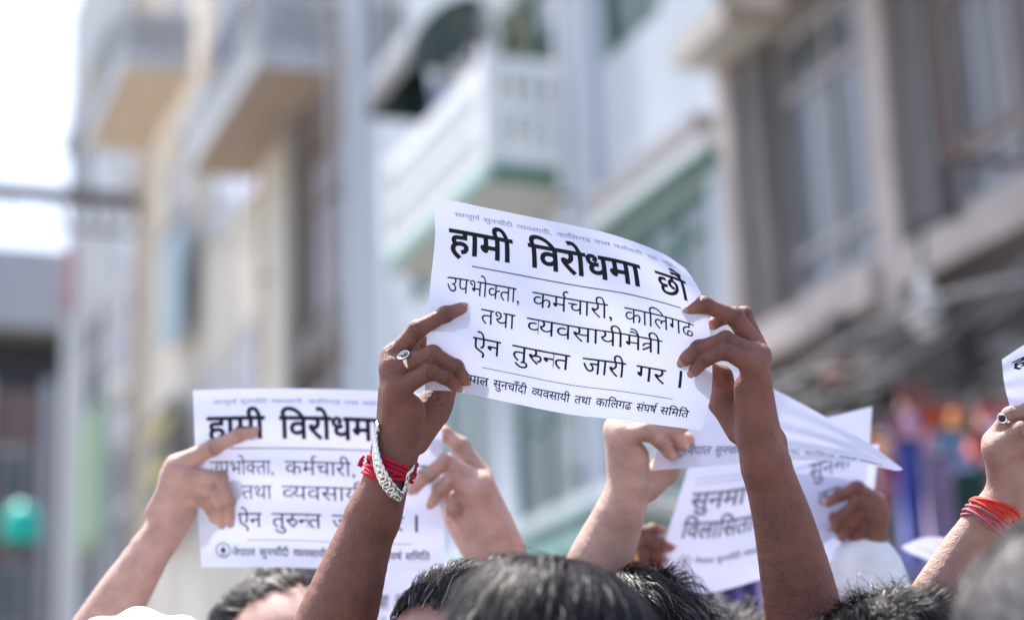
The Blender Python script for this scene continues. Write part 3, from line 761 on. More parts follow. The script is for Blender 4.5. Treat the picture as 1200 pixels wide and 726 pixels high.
# ---------------------------------------------------------------- Devanagari print: glyphs of the built-in font, conjuncts composed by hand
_gl = {}
KMAX = .777
def glyph(s, bold=0.):
    """(verts2d, faces, advance) of a short string set in the built-in font at size 1"""
    key = (s, bold)
    if key in _gl: return _gl[key]
    def mk(body, off):
        cuv = bpy.data.curves.new('t', 'FONT'); cuv.body = body; cuv.size = 1; cuv.resolution_u = 3; cuv.offset = off
        cuv.fill_mode = 'BOTH'
        o = bpy.data.objects.new('t', cuv); COL.objects.link(o)
        mm_ = o.to_mesh(); V = np.array([v.co[:2] for v in mm_.vertices]).reshape(-1, 2); F = [tuple(p.vertices) for p in mm_.polygons]
        o.to_mesh_clear(); bpy.data.objects.remove(o); bpy.data.curves.remove(cuv)
        return V, F
    V, F = mk(s, bold)
    A, _ = mk(s + 'क', 0.); adv = A[:, 0].max() - KMAX
    _gl[key] = (V, F, adv)
    return _gl[key]

def clipx(V, F, x):
    bm = bmesh.new(); vs = [bm.verts.new((a, b, 0)) for a, b in V]
    for f in F:
        try: bm.faces.new([vs[i] for i in f])
        except ValueError: pass
    bmesh.ops.bisect_plane(bm, geom=bm.verts[:] + bm.edges[:] + bm.faces[:], plane_co=(x, 0, 0), plane_no=(1, 0, 0), clear_outer=True)
    bm.verts.index_update()
    V2 = np.array([v.co[:2] for v in bm.verts]).reshape(-1, 2); F2 = [tuple(v.index for v in f.verts) for f in bm.faces]
    bm.free(); return V2, F2

def stroke(pts, w):
    P = np.array(pts, float); T = np.gradient(P, axis=0); T /= np.linalg.norm(T, axis=1)[:, None] + 1e-9
    Nn = np.stack([-T[:, 1], T[:, 0]], 1) * w / 2
    V = np.stack([P - Nn, P + Nn], 1).reshape(-1, 2)
    return V, [(2 * i, 2 * i + 2, 2 * i + 3, 2 * i + 1) for i in range(len(P) - 1)]
def arc(cx, cy, rx, ry, a0, a1, n=10): return [(cx + rx * math.cos(R(a0 + (a1 - a0) * i / n)), cy + ry * math.sin(R(a0 + (a1 - a0) * i / n))) for i in range(n + 1)]

HALF = .155
def word(items, bold=0.):
    """items: plain strings, ('half', s), ('reph',), ('tra',), ('ru',) -> verts, faces, width"""
    V = []; F = []; n = 0; x = 0; w = .075 + 1.6 * bold
    def put(v, f):
        nonlocal n
        v = np.asarray(v, float); V.append(np.column_stack([v[:, 0] + x, v[:, 1], np.full(len(v), float(len(V) % 4))])); F.extend(tuple(i + n for i in q) for q in f); n += len(v)
    for it in [c for q in items for c in (q.replace('ो', 'ाे').replace('ौ', 'ाै') if isinstance(q, str) else [q])]:
        if isinstance(it, str):
            v, f, a = glyph(it, bold); put(v, f); x += a
        elif it[0] == 'half':
            v, f, a = glyph(it[1], bold); c = a - HALF; v, f = clipx(v, f, c + .012); put(v, f); x += c
        elif it[0] == 'reph':                       # the hook of a preceding r, above the stem just set
            px_ = -.135 - (it[1] if len(it) > 1 else 0); v, f = stroke([(px_ + a, b) for a, b in arc(.10, .74, .12, .115, 250, 60)], w); put(v, f)
        elif it[0] == 'tra':
            for s_ in ([(.0, .585), (.28, .585)], [(.30, .34), (.22, .375), (.13, .36), (.06, .30), (.04, .22)], [(.30, .27), (.18, .17), (.02, .06)]):
                v, f = stroke(s_, w); put(v, f)
            x += .17; v, f, a = glyph('ा', bold); put(v, f); x += a
        elif it[0] == 'ru':
            v, f, a = glyph('र', bold); put(v, f)
            v, f = stroke([(a - .20, .33)] + [(a + p, q) for p, q in arc(-.02, .24, .085, .11, 95, -120)], w); put(v, f)
            v, f = stroke([(a - .06, .585), (a + .14, .585)], w); put(v, f); x += a + .12
    return np.concatenate(V), F, x

def layout(words, step=4.5):
    """words: (items, x0, x1, baseline y, height mm, bold) in mm on a 297 x 210 sheet, y downwards -> 2D mesh cut into short pieces"""
    bm = bmesh.new()
    for items, x0, x1, yb, hgt, bold in words:
        if items == 'rule':
            k = int((x1 - x0) / step) + 1
            xs = np.linspace(x0, x1, k + 1)
            vs = [[bm.verts.new((a, -yb + s * hgt / 2, 0)) for s in (-1, 1)] for a in xs]
            for i in range(k): bm.faces.new((vs[i][0], vs[i + 1][0], vs[i + 1][1], vs[i][1]))
            continue
        V, F, wd = word(items, bold)
        lo, hi = V[:, 0].min(), V[:, 0].max()
        X = x0 + (V[:, 0] - lo) * (x1 - x0) / (hi - lo); Y = -yb + V[:, 1] * hgt / .62
        vs = [bm.verts.new((a, b, c)) for a, b, c in zip(X, Y, V[:, 2])]
        for f in F:
            if len(set(f)) < 3: continue
            try: bm.faces.new([vs[i] for i in f])
            except ValueError: pass
    for _ in range(5):                                 # no edge longer than the paper can bend under it
        bmesh.ops.triangulate(bm, faces=bm.faces[:])
        long = [e for e in bm.edges if e.calc_length() > step]
        if not long: break
        bmesh.ops.subdivide_edges(bm, edges=long, cuts=1)
    bmesh.ops.triangulate(bm, faces=bm.faces[:])
    bm.verts.index_update()
    V = np.array([v.co[:] for v in bm.verts]); F = np.array([[v.index for v in f.verts] for f in bm.faces]); bm.free()
    V[:, 1] *= -1
    return V, F

RPH = ('reph',)
W_nepal = ['नेपाल']; W_sun = ['सुनचाँदी']; W_vyav = [('half', 'व'), 'यवसायी']; W_kali = ['का', 'िलगढ']
W_karm = ['कम', RPH, 'चारी']
HEADER = [(x[0], x[1], x[2], 17.5, 4.6, 0.) for x in [
    (['स', ('half', 'म'), 'पूण', RPH], 27, 56), (W_sun, 60, 94), (W_vyav + [','], 98, 138), (W_kali, 144, 184), (['तथा'], 187, 206), (W_karm, 210, 244), (['एक'], 250, 262), (['जुट'], 267, 283)]]
TITLE = [(x[0], x[1], x[2], 58, 25, .022) for x in [(['हामी'], 18, 90), (['िवरोधमा'], 107, 234), (['छौं'], 251, 288)]]
TITLE[2] = TITLE[2][:5] + (.010,)
BODY = [(['उपभो', ('half', 'क'), 'ता,'], 20, 98, 101, 16, -.004), (W_karm + [','], 112, 198, 101, 16, -.004), (W_kali, 211, 288, 101, 16, -.004),
        (['तथा'], 58, 95, 130, 16, -.004), ([('half', 'व'), 'यवसायीमै', ('tra',), 'ी'], 107, 252, 130, 16, -.004),
        (['ऐन'], 51, 81, 163, 16.5, .0), (['तु', ('ru',), ('half', 'न'), 'त'], 93, 155, 163, 16.5, 0.), (['जारी'], 168, 214, 163, 16.5, 0.), (['गर'], 225, 257, 163, 16.5, 0.), (['।'], 271, 274, 164, 20, 0.)]
FOOT = [(x[0], x[1], x[2], 197, 8.2, .010) for x in [(W_nepal, 42, 71), (W_sun, 76, 113), (W_vyav, 118, 160), (['तथा'], 165, 183), (W_kali, 188, 227), (['संघष', RPH], 232, 254), (['सिमित'], 258, 289)]]
RULES = [('rule', 45, 275, 70, 1.2, 0), ('rule', 62, 268, 178, .7, 0)]
L_head = layout(HEADER); L_title = layout(TITLE); L_body = layout(BODY); L_foot = layout(FOOT); L_rules = layout(RULES)
L_tax = layout([(['सुनमा'], 22, 108, 72, 26, .02), (['िवला', 'िसता'], 22, 130, 122, 26, .02), (['कर'], 140, 180, 72, 26, .02),
                (['लगाउन'], 140, 230, 122, 26, .02)])
L_line4 = layout(BODY[5:])
L_tax2 = layout([(['सुनमा'], 120, 250, 95, 24, .01), (['कर'], 150, 220, 145, 24, .01)])
INK_SEEN = pm('washed_out_ink', (.20, .20, .27), rough=.7, var=.3, scale=300, spec=.2)
L_taxfoot = layout([(W_nepal, 50, 78, 163, 8, .01), (W_sun, 82, 118, 163, 8, .01), (W_vyav, 122, 165, 163, 8, .01), (['संघ'], 170, 190, 163, 8, .01), ('rule', 20, 260, 22, .8, 0), ('rule', 20, 260, 30, .8, 0)])
def ring2d(cx, cy, r, w, n=28):
    V = []; 
    for i in range(n):
        a = 2 * math.pi * i / n; V += [(cx + (r - w) * math.cos(a), cy + (r - w) * math.sin(a)), (cx + r * math.cos(a), cy + r * math.sin(a))]
    return np.array(V), np.array([(2 * i, 2 * i + 1, (2 * i + 3) % (2 * n), (2 * i + 2) % (2 * n)) for i in range(n)])
def logo2d(cx, cy):
    V, F = ring2d(cx, cy, 9.5, .9); 
    V2, F2 = ring2d(cx, cy, 7.6, .5)
    # a dark flame over a small cup
    P = [(0, -5.5), (1.4, -2.6), (3.6, -1.2), (3.0, 1.8), (0, 4.2), (-3.0, 1.8), (-3.6, -1.2), (-1.4, -2.6)]
    V3 = np.array([(0, 0)] + P) + np.array([cx, cy]); F3 = [(0, i + 1, (i + 1) % 8 + 1, 0) for i in range(8)]
    Q = [(-5, 5.2), (5, 5.2), (4, 6.2), (-4, 6.2)]; V4 = np.array(Q) + np.array([cx, cy])
    Vt = np.concatenate([V, V2, V3, V4]); n1 = len(V); n2 = n1 + len(V2); n3 = n2 + 9
    T = []
    for f in list(F) + list(F2 + n1): T += [(f[0], f[1], f[2]), (f[0], f[2], f[3])]
    T += [(n2, n2 + i + 1, n2 + (i + 1) % 8 + 1) for i in range(8)] + [(n3, n3 + 1, n3 + 2), (n3, n3 + 2, n3 + 3)]
    return Vt, np.array(T)
L_logo = logo2d(31, 190)

# ---------------------------------------------------------------- leaflets
def poly(pts):
    p = np.array(pts, float); s = np.concatenate([[0], np.cumsum(np.linalg.norm(np.diff(p[:, :2], axis=0), axis=1))]); s /= s[-1]
    # smooth interpolation (Catmull-Rom through the points)
    def f(t):
        t = np.clip(t, -.02, 1.02); k = np.clip(np.searchsorted(s, t, side='right') - 1, 0, len(s) - 2)
        h = s[k + 1] - s[k]; a = ((t - s[k]) / h)[..., None]
        def tan(i):
            i0 = np.clip(i - 1, 0, len(s) - 1); i1 = np.clip(i + 1, 0, len(s) - 1)
            return (p[i1] - p[i0]) / (s[i1] - s[i0])[..., None]
        m0 = tan(k) * h[..., None]; m1 = tan(k + 1) * h[..., None]
        return (2 * a**3 - 3 * a**2 + 1) * p[k] + (a**3 - 2 * a**2 + a) * m0 + (-2 * a**3 + 3 * a**2) * p[k + 1] + (a**3 - a**2) * m1
    return f
def leaflet(label, d, top, bottom, left, right, prints, v0=0., bulge=None, seed=0, crease=1.0, group='printed protest leaflets held up', back=False, gn=(90, 64)):
    """edges are polylines of (ruler x, ruler y, mm towards the camera); u runs along the print, v down the page"""
    T, B, Lf, Rt = map(poly, (top, bottom, left, right))
    g = np.random.default_rng(seed); cz = [(g.normal(size=2) * 5, g.random() * 6.28, g.random()) for _ in range(7)]
    c00, c10, c01, c11 = [np.array(q, float) for q in (top[0], top[-1], bottom[0], bottom[-1])]
    def S(u, v):
        u = np.asarray(u, float); v = np.asarray(v, float); U = u[..., None]; Vv = v[..., None]
        P = (1 - Vv) * T(u) + Vv * B(u) + (1 - U) * Lf(v) + U * Rt(v) - ((1 - U) * (1 - Vv) * c00 + U * (1 - Vv) * c10 + (1 - U) * Vv * c01 + U * Vv * c11)
        z = P[..., 2].copy()
        if bulge: z += bulge(u, v)
        for k, ph, am in cz:
            q = u * k[0] + v * k[1] + ph
            z += crease * am * .9 * np.abs(np.abs((q / 3.1) % 2 - 1) - .5)       # soft folds with sharp ridges
            z += crease * .5 * np.sin(q * 1.7)
        dd = d - z * .001
        return (np.array([0, 0, CAMZ]) + (cf + cr * ((P[..., 0] - 600) / FPX)[..., None] + cu * ((363 - P[..., 1]) / FPX)[..., None]) * dd[..., None])
    org = S(np.array(.5), np.array(.5))
    root = empty('leaflet', org, label=label, cat='leaflet', group=group)
    n, m_ = gn
    uu, vv = np.meshgrid(np.linspace(0, 1, n), np.linspace(0, 1, m_), indexing='ij')
    V = S(uu, vv).reshape(-1, 3)
    ii, jj = np.meshgrid(np.arange(n - 1), np.arange(m_ - 1), indexing='ij'); b = (ii * m_ + jj).ravel()
    F = np.stack([b, b + 1, b + m_ + 1, b + m_], 1)
    mesh_np('paper', V, F, PAPER, root, smooth=True, origin=org)
    for nm, (L2, F2), mat in prints:
        if v0: keep = (L2[:, 1][F2] / 210 > v0 + .01).all(1); F2 = F2[keep]
        if not len(F2): continue
        ids, F2 = np.unique(F2, return_inverse=True); F2 = F2.reshape(-1, 3); L2 = L2[ids]
        u = -.008 + L2[:, 0] / 297 * .975; v = (L2[:, 1] / 210 - v0) / (1 - v0); e = .004
        P = S(u, v); du = S(u + e, v) - S(u - e, v); dv = S(u, v + e) - S(u, v - e)
        N_ = np.cross(dv, du); N_ /= np.linalg.norm(N_, axis=1)[:, None]
        N_ = -N_ if (N_ @ -cf).mean() < 0 else N_
        lz = L2[:, 2:3] if L2.shape[1] > 2 else 0.
        mesh_np(nm, P + N_ * (.0005 + .00003 * lz), F2, mat, root, origin=org)
    return root
ALL = [('printed_header', L_head, INK_PALE), ('printed_title', L_title, INK), ('printed_text', L_body, INK), ('printed_footer', L_foot, INK), ('printed_rule', L_rules, INK_GREY)]
LOGO = ('printed_logo', L_logo, INK_GREY)
leaflet('large central leaflet with bold black print, its top edge arching down to the right', 2.04,
    [(506, 230, 0), (602, 250, 8), (675, 265, 12), (722, 276, 12), (777, 297, 4), (803, 314, -10)],
    [(498, 457, 0), (530, 458, 4), (567, 465, 6), (660, 484, 8), (719, 491, 6), (822, 504, 0)],
    [(506, 230, 0), (510, 272, 0), (504, 337, 0), (500, 400, 0), (498, 457, 0)],
    [(803, 314, -10), (813, 328, -6), (824, 350, -2), (832, 392, 2), (834, 455, 2), (822, 504, 0)],
    ALL + [LOGO], bulge=lambda u, v: 10 * np.sin(u * np.pi) * np.sin(v * np.pi), seed=4, crease=3.8)
leaflet('flat upright leaflet at left with round logo, crossed by the braceleted brown arm', 2.36,
    [(226, 457, 0), (300, 455, 3), (400, 456, 3), (516, 462, 0)],
    [(236, 664, 0), (330, 664, 3), (430, 668, 3), (521, 669, 0)],
    [(226, 457, 0), (230, 560, 2), (236, 664, 0)],
    [(516, 462, 0), (520, 560, 2), (521, 669, 0)],
    ALL + [LOGO], bulge=lambda u, v: 4 * np.sin(u * np.pi), seed=9, crease=2.8)
leaflet('curled sunlit leaflet tapering to a sharp corner right of the right bare arm', 2.26,
    [(800, 440, -60), (850, 432, -62), (905, 455, -60), (960, 484, -40), (1015, 517, -15), (1058, 549, 0)],
    [(763, 551, 0), (830, 546, 6), (900, 540, 8), (960, 539, 6), (1010, 543, 2), (1050, 551, 0)],
    [(800, 440, -60), (782, 490, -30), (763, 551, 0)],
    [(1058, 549, 0), (1056, 550.5, 0), (1050, 551, 0)],
    [('printed_footer', L_foot, INK_SEEN), ('printed_logo', L_logo, INK_SEEN)], v0=.52, seed=14, crease=.5)
leaflet('wide leaflet with two large grey words, behind the right bare arm', 2.53,
    [(806, 548, -6), (860, 541, 0), (930, 530, 4), (1030, 520, 0)],
    [(772, 690, 0), (830, 694, 4), (900, 676, 4), (1010, 650, 0)],
    [(806, 548, -6), (795, 585, 0), (778, 640, 0), (772, 690, 0)],
    [(1030, 520, 0), (1022, 590, 2), (1010, 650, 0)],
    [('printed_title', L_tax, INK_SEEN), ('printed_footer', L_taxfoot, INK_GREY), ('printed_logo', logo2d(36, 160), INK_GREY)], seed=19, crease=1.2)
leaflet('leaflet tilted sideways behind the curled one, a dark hand gripping its lower right corner', 2.495,
    [(905, 502, -20), (945, 494, -12), (985, 485, -6), (1022, 476, 0)],
    [(905, 668, -20), (940, 650, -12), (975, 631, -6), (1006, 612, 0)],
    [(905, 502, -20), (904, 585, -18), (905, 668, -20)],
    [(1022, 476, 0), (1017, 545, 2), (1006, 612, 0)],
    [('printed_title', L_tax2, INK_SEEN), ('printed_rule', L_rules, INK_GREY)], seed=23, crease=.6)
leaflet('white leaflet cut by the right edge of the picture above a ringed hand', 2.0,
    [(1174, 421, 0), (1200, 404, 4), (1290, 352, 10), (1400, 300, 0)],
    [(1184, 478, 0), (1220, 490, 4), (1300, 480, 10), (1420, 470, 0)],
    [(1174, 421, 0), (1177, 450, 2), (1184, 478, 0)],
    [(1400, 300, 0), (1410, 390, 0), (1420, 470, 0)],
    [('printed_title', L_title, INK), ('printed_rule', L_rules, INK)], seed=29, crease=1.0)
leaflet('small folded white leaflet low at right, in a hand with a gold ring', 2.62,
    [(1056, 640, 0), (1080, 630, 4), (1100, 629, 4), (1118, 634, 0)],
    [(1070, 649, 0), (1085, 655, 4), (1100, 658, 2), (1114, 652, 0)],
    [(1056, 640, 0), (1062, 645, 0), (1070, 649, 0)], [(1118, 634, 0), (1117, 642, 0), (1114, 652, 0)], [], seed=33, crease=.6, gn=(30, 20))
leaflet('pale bluish leaflet hanging low between the braceleted arm and the short haired head', 2.66,
    [(436, 672, 0), (455, 669, 3), (480, 667, 3), (500, 668, 0)],
    [(420, 800, 0), (440, 800, 3), (470, 800, 3), (498, 800, 0)],
    [(436, 672, 0), (430, 730, 2), (420, 800, 0)], [(500, 668, 0), (500, 730, 2), (498, 800, 0)],
    [('printed_title', L_tax, INK_GREY)], seed=37, crease=1.5, gn=(40, 40))
# ---------------------------------------------------------------- bracelets, threads, rings
from mathutils.bvhtree import BVHTree
def bvh(a):
    P, Q = a[0][0], a[0][1]; return BVHTree.FromPolygons([tuple(p) for p in P], [tuple(int(i) for i in q) for q in Q])
BV = {'A': bvh(ARM_A), 'H': bvh(ARM_H)}
CAMP = Vector((0, 0, CAMZ))
def surf(k, px, py, d, off=.0015, back=False):
    t = Vector(pt(px, py, d)); dr = (t - CAMP).normalized()
    if back: h = BV[k].ray_cast(t + dr * .3, -dr)
    else: h = BV[k].ray_cast(CAMP, dr)
    if h[0] is None:
        n = BV[k].find_nearest(t); return n[0] + n[1] * off
    return h[0] + (dr if back else -dr) * off
def wrap(k, c, ax, off, n=48, wob=0., ph=0.):
    ax = ax.normalized(); a = ax.orthogonal().normalized(); b = ax.cross(a); out = []
    for i in range(n):
        t = 2 * math.pi * i / n; dr = a * math.cos(t) + b * math.sin(t)
        cc = c + ax * wob * math.sin(2 * t + ph)
        h = BV[k].ray_cast(cc + dr * .09, -dr)
        out.append((h[0] if h[0] is not None else cc + dr * .02) + dr * off)
    # smooth
    for _ in range(2): out = [(out[i - 1] + out[i] * 2 + out[(i + 1) % n]) / 4 for i in range(n)]
    return out
def loop_tube(mb, pts, r, n=8):
    P = [Vector(p) for p in pts]; m_ = len(P); vs = []; fs = []
    c = sum(P, Vector()) / m_
    for i, p in enumerate(P):
        t = (P[(i + 1) % m_] - P[i - 1]).normalized(); a = (p - c); a = (a - t * a.dot(t)).normalized(); b = t.cross(a)
        for k in range(n): an = 2 * math.pi * k / n; vs.append(tuple(p + (a * math.cos(an) + b * math.sin(an)) * r))
    for i in range(m_):
        for k in range(n): fs.append((i * n + k, i * n + (k + 1) % n, ((i + 1) % m_) * n + (k + 1) % n, ((i + 1) % m_) * n + k))
    mb.add(vs, fs)
def threads(k, cpx, d, p0, p1, n, r, mat, label, spread, name='wrist_thread', seed=1):
    c = Vector(pt(*cpx, d)); ax = Vector(pt(*p1, d)) - Vector(pt(*p0, d))
    root = empty(name, c, label=label, cat='wrist thread'); g = random.Random(seed)
    axn = ax.normalized()
    for i in range(n):
        f = (i + .5) / n - .5
        tilt = (axn + Vector((g.uniform(-.22, .22), g.uniform(-.2, .2), g.uniform(-.2, .2)))).normalized()
        pts = wrap(k, c + axn * spread * f, tilt, r * (1.0 + 1.1 * (i % 3 == 1)), wob=.0012, ph=i * 1.3)
        mb = MB(off=c); loop_tube(mb, pts, r, 8); mb.build('cord', mat, root, smooth=True)
    return root, c
RED = pm('red_thread', (.48, .008, .035), rough=.85, var=.35, scale=500, bump=.6, bscale=900)
ORG = pm('orange_red_thread', (.62, .035, .02), rough=.75, var=.3, scale=500, bump=.5, bscale=900)
PNK = pm('faded_pink_thread', (.42, .13, .17), rough=.8, var=.3, scale=500, bump=.5, bscale=900)
rt, rc = threads('A', (452, 549), 2.04, (458, 530), (449, 566), 15, .0015, RED, 'bundle of bright red thread wound round the wrist under the silver chain', .0150, seed=4)
mb = MB(off=rc)                                         # loose thread ends tied on the thumb side
for q in range(3): mb.tube([surf('A', 428, 548, 2.04, .006) , surf('A', 425, 540 + q * 4, 2.04, .010), surf('A', 430, 534 + q * 5, 2.04, .007)], .0018, 6)
mb.build('knot', RED, rt, smooth=True)
threads('H', (1159, 596), 2.0, (1170, 582), (1145, 622), 7, .0015, ORG, 'orange red thread wound round the wrist of the ringed hand at the right edge', .010, seed=9)
threads('H', (1151, 608), 2.0, (1170, 582), (1145, 622), 6, .0014, PNK, 'faded pink cord below the orange thread on the wrist at the right edge', .009, seed=12)

# silver curb chain hanging slack on the wrist: front run over the skin, back run behind it
front = [surf('A', x, y, 2.04, o) for x, y, o in [(443, 500, .003), (440, 512, .004), (440, 524, .005), (441, 536, .009), (444, 548, .010), (449, 559, .009), (455, 569, .006), (461, 577, .005)]]
claspP = [surf('A', x, y, 2.04, o) for x, y, o in [(467, 583, .005), (472, 578, .004)]]
backr = [surf('A', 477, 566, 2.04, .004), surf('A', 480, 552, 2.04, .003)] + [surf('A', x, y, 2.04, .004, back=True) for x, y in [(476, 536), (468, 527), (460, 519), (452, 509)]]
path = front + claspP + backr
def resample(P, step):
    L = [0]; 
    for a, b in zip(P[:-1], P[1:]): L.append(L[-1] + (b - a).length)
    n = max(2, int(round(L[-1] / step))); out = []
    for i in range(n + 1):
        s = L[-1] * i / n; k = max(j for j in range(len(L)) if L[j] <= s + 1e-9); k = min(k, len(P) - 2)
        out.append(P[k].lerp(P[k + 1], (s - L[k]) / max(1e-9, L[k + 1] - L[k])))
    return out
center = sum(path, Vector()) / len(path)
br = empty('bracelet', center, label='thick silver curb chain bracelet hanging slack over red thread on the left bare wrist', cat='bracelet')
lm = MB(); n_, k_ = 20, 8
ring = [Vector((math.cos(2 * math.pi * i / n_) * .0062, math.sin(2 * math.pi * i / n_) * .0058, 0)) for i in range(n_)]
loop_tube(lm, ring, .0019, 8)
cl = path + [path[0]]
pts = resample(cl, .0074); first = None
for i in range(len(pts) - 1):
    p = (pts[i] + pts[i + 1]) / 2; t = (pts[i + 1] - pts[i]).normalized()
    axc = (Vector(pt(463, 538, 2.04)) - p); axis = Vector(pt(450, 565, 2.04)) - Vector(pt(463, 538, 2.04)); axis.normalize()
    nrm = p - (Vector(pt(463, 538, 2.04)) + axis * (p - Vector(pt(463, 538, 2.04))).dot(axis)); nrm = (nrm - t * nrm.dot(t)).normalized()
    sdv = t.cross(nrm); a = R(32) * (1)
    n2 = nrm * math.cos(a) + sdv * math.sin(a); s2 = t.cross(n2)
    Mx = Matrix((t.to_4d(), s2.to_4d(), n2.to_4d(), (0, 0, 0, 1))).transposed(); Mx[3][0] = Mx[3][1] = Mx[3][2] = 0; Mx[3][3] = 1
    Mx.translation = p - center
    if first is None: first = lm.build('chain_link', SILVER, br, smooth=True); first.matrix_basis = Mx
    else: c2 = dup(first, br); c2.matrix_basis = Mx
mb = MB(off=center); a, b = claspP
loop_tube(mb, [a + (b - a) * (.2 + .9 * math.cos(t) * .5) + Vector((0, -.002, .004 * math.sin(t))) for t in [i * math.pi / 6 for i in range(12)]], .0011)
mb.tube([front[-1], front[-1].lerp(a, .5) + Vector((0, -.003, .001)), a + Vector((0, -.003, -.001)), a.lerp(b, .6) + Vector((0, -.003, .003))], [.0016, .0024, .0022, .0010], 8)
mb.build('clasp', SILVER, br, smooth=True)

STONE = pm('grey_stone', (.10, .10, .10), rough=.3, var=.4, scale=700, bump=.5, bscale=900)
STONE_D = pm('black_stone', (.012, .012, .016), rough=.12, var=.2)
def finger_ring(d, a, b, t, up, metal, label, rr=1.06, plate=None, stone=None, wide=.0032, thick=.0011):
    A = Vector(pt(a[0], a[1], d - a[2] * .001)); B = Vector(pt(b[0], b[1], d - b[2] * .001)); c = A.lerp(B, t); ax = (B - A).normalized()
    r = (a[3] + (b[3] - a[3]) * t) * d / FPX * rr
    U = Vector(cr * up[0] - cu * up[1] - cf * up[2]); U = (U - ax * U.dot(ax)).normalized(); S_ = ax.cross(U)
    root = empty('ring', c, label=label, cat='ring'); vs = []; fs = []; n = 32
    for i in range(n):
        th = 2 * math.pi * i / n; o = U * math.cos(th) + S_ * math.sin(th); wd = wide * (1 + .8 * max(0, math.cos(th)) ** 3 * (plate is not None))
        for x, y in ((-1, 0), (-.7, 1), (.7, 1), (1, 0), (.7, -.4), (-.7, -.4)): vs.append(tuple(o * (r + y * thick) + ax * x * wd / 2))
    for i in range(n):
        for k in range(6): fs.append((i * 6 + k, i * 6 + (k + 1) % 6, ((i + 1) % n) * 6 + (k + 1) % 6, ((i + 1) % n) * 6 + k))
    mb = MB(); mb.add(vs, fs); mb.build('band', metal, root, smooth=True)
    if plate:
        pa, pb = plate; top = U * (r + .0012)
        def ell(sa, sb, h): return [tuple(top + U * h + ax * math.cos(q) * sa + S_ * math.sin(q) * sb) for q in [2 * math.pi * i / 28 for i in range(28)]]
        mb = MB(); rings = [ell(pa * .8, pb * .8, -.0012), ell(pa, pb, .0), ell(pa, pb, .0014), ell(pa * .9, pb * .9, .0020), ell(pa * .78, pb * .74, .0016), ell(pa * .7, pb * .66, .0008)]
        V = sum(rings, []); F = [(k * 28 + i, k * 28 + (i + 1) % 28, (k + 1) * 28 + (i + 1) % 28, (k + 1) * 28 + i) for k in range(5) for i in range(28)]
        mb.add(V, F); mb.build('bezel', metal, root, smooth=False)
        mb = MB(); V = ell(pa * .76, pb * .72, .0009) + ell(pa * .5, pb * .48, .0019) + [tuple(top + U * .0021)]
        mb.add(V, [(i, (i + 1) % 28, 28 + (i + 1) % 28, 28 + i) for i in range(28)] + [(28 + i, 28 + (i + 1) % 28, 56) for i in range(28)]); mb.build('stone', stone, root, smooth=True)
    return root
finger_ring(2.04, (459, 431, 13, 12), (507, 415, 26, 9.2), .42, (-.25, -.75, .75), SILVER, 'silver signet ring with an oval grey stone on the hand above the chain bracelet', rr=1.04, plate=(.0072, .0056), stone=STONE)
finger_ring(2.0, (1165, 518, 4, 12.5), (1184, 487, 12, 9), .85, (-.5, -.5, .8), SILVER, 'silver ring with a black stone on the hand at the right edge', plate=(.0045, .006), stone=STONE_D)
finger_ring(2.52, (733, 652, 8, 10), (752, 648, 18, 7), .75, (-.2, -.2, .9), GOLD, 'wide gold ring on the fingers beside the wide leaflet with large grey words', wide=.007, thick=.0022)
finger_ring(2.6, (1152, 628, 2, 9), (1136, 624, 12, 6.6), .55, (-.2, -.5, .9), GOLD, 'gold ring on the hand pinching the small folded leaflet', wide=.005, thick=.0018)
# ---------------------------------------------------------------- the street: facades stand along a line 8 m to the right, running away to the left
SA = R(21.0)
NV = np.array([math.cos(SA), math.sin(SA), 0]); DV = np.array([-math.sin(SA), math.cos(SA), 0])
def sp(L, s, z=0.): return NV * L + DV * s + np.array([0, 0, z])
def building(name, s0, label, cat='building', L=8.0, group=None):
    o = empty(name, sp(L, s0), SA, label=label, cat=cat, group=group); return o, (L, s0, 0.)
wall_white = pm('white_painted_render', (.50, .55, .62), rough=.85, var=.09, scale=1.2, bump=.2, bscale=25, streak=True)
wall_cream = pm('cream_render', (.60, .57, .51), rough=.9, var=.16, scale=1.0, bump=.2, bscale=25, streak=True)
wall_brown = pm('brown_grey_render', (.19, .172, .168), rough=.9, var=.15, scale=1.3, bump=.2, bscale=25, streak=True)
wall_grey = pm('grey_render', (.36, .38, .42), rough=.9, var=.18, scale=.8, bump=.2, bscale=20, streak=True)
pinkish = pm('pinkish_stone_trim', (.47, .42, .41), rough=.85, var=.10, scale=3, bump=.15, bscale=30)
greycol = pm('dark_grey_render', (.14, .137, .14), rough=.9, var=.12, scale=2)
tan = pm('tan_soffit', (.62, .51, .39), rough=.9, var=.1, scale=1.5)
brownsof = pm('brown_soffit', (.36, .28, .22), rough=.9, var=.1, scale=1.5)
greysof = pm('grey_beige_soffit', (.50, .47, .44), rough=.9, var=.08, scale=1.5)
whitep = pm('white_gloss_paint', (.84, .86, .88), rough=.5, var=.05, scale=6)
greenp = pm('green_paint', (.035, .17, .11), rough=.45, var=.15, scale=5)
tealp = pm('pale_teal_paint', (.25, .48, .44), rough=.5, var=.15, scale=5)
darkgl = pm('dark_green_glass', (.02, .045, .035), rough=.15, var=.3, scale=2, spec=.8)
glass = pm('window_glass', (.07, .08, .10), rough=.2, var=.35, scale=2.2, col2=(.16, .17, .20), streak=True, spec=.9)
glass_d = pm('dark_window_glass', (.07, .08, .10), rough=.12, var=.4, scale=.9, spec=.8)
glass_l = pm('pale_curtained_glass', (.52, .53, .62), rough=.2, var=.2, scale=1.5, spec=.7)
frame_g = pm('grey_window_frame', (.38, .365, .375), rough=.6, var=.1, scale=5)
frame_w = pm('white_window_frame', (.75, .76, .78), rough=.55, var=.06, scale=5)
frame_b = pm('brown_window_frame', (.16, .10, .08), rough=.6, var=.15, scale=5)
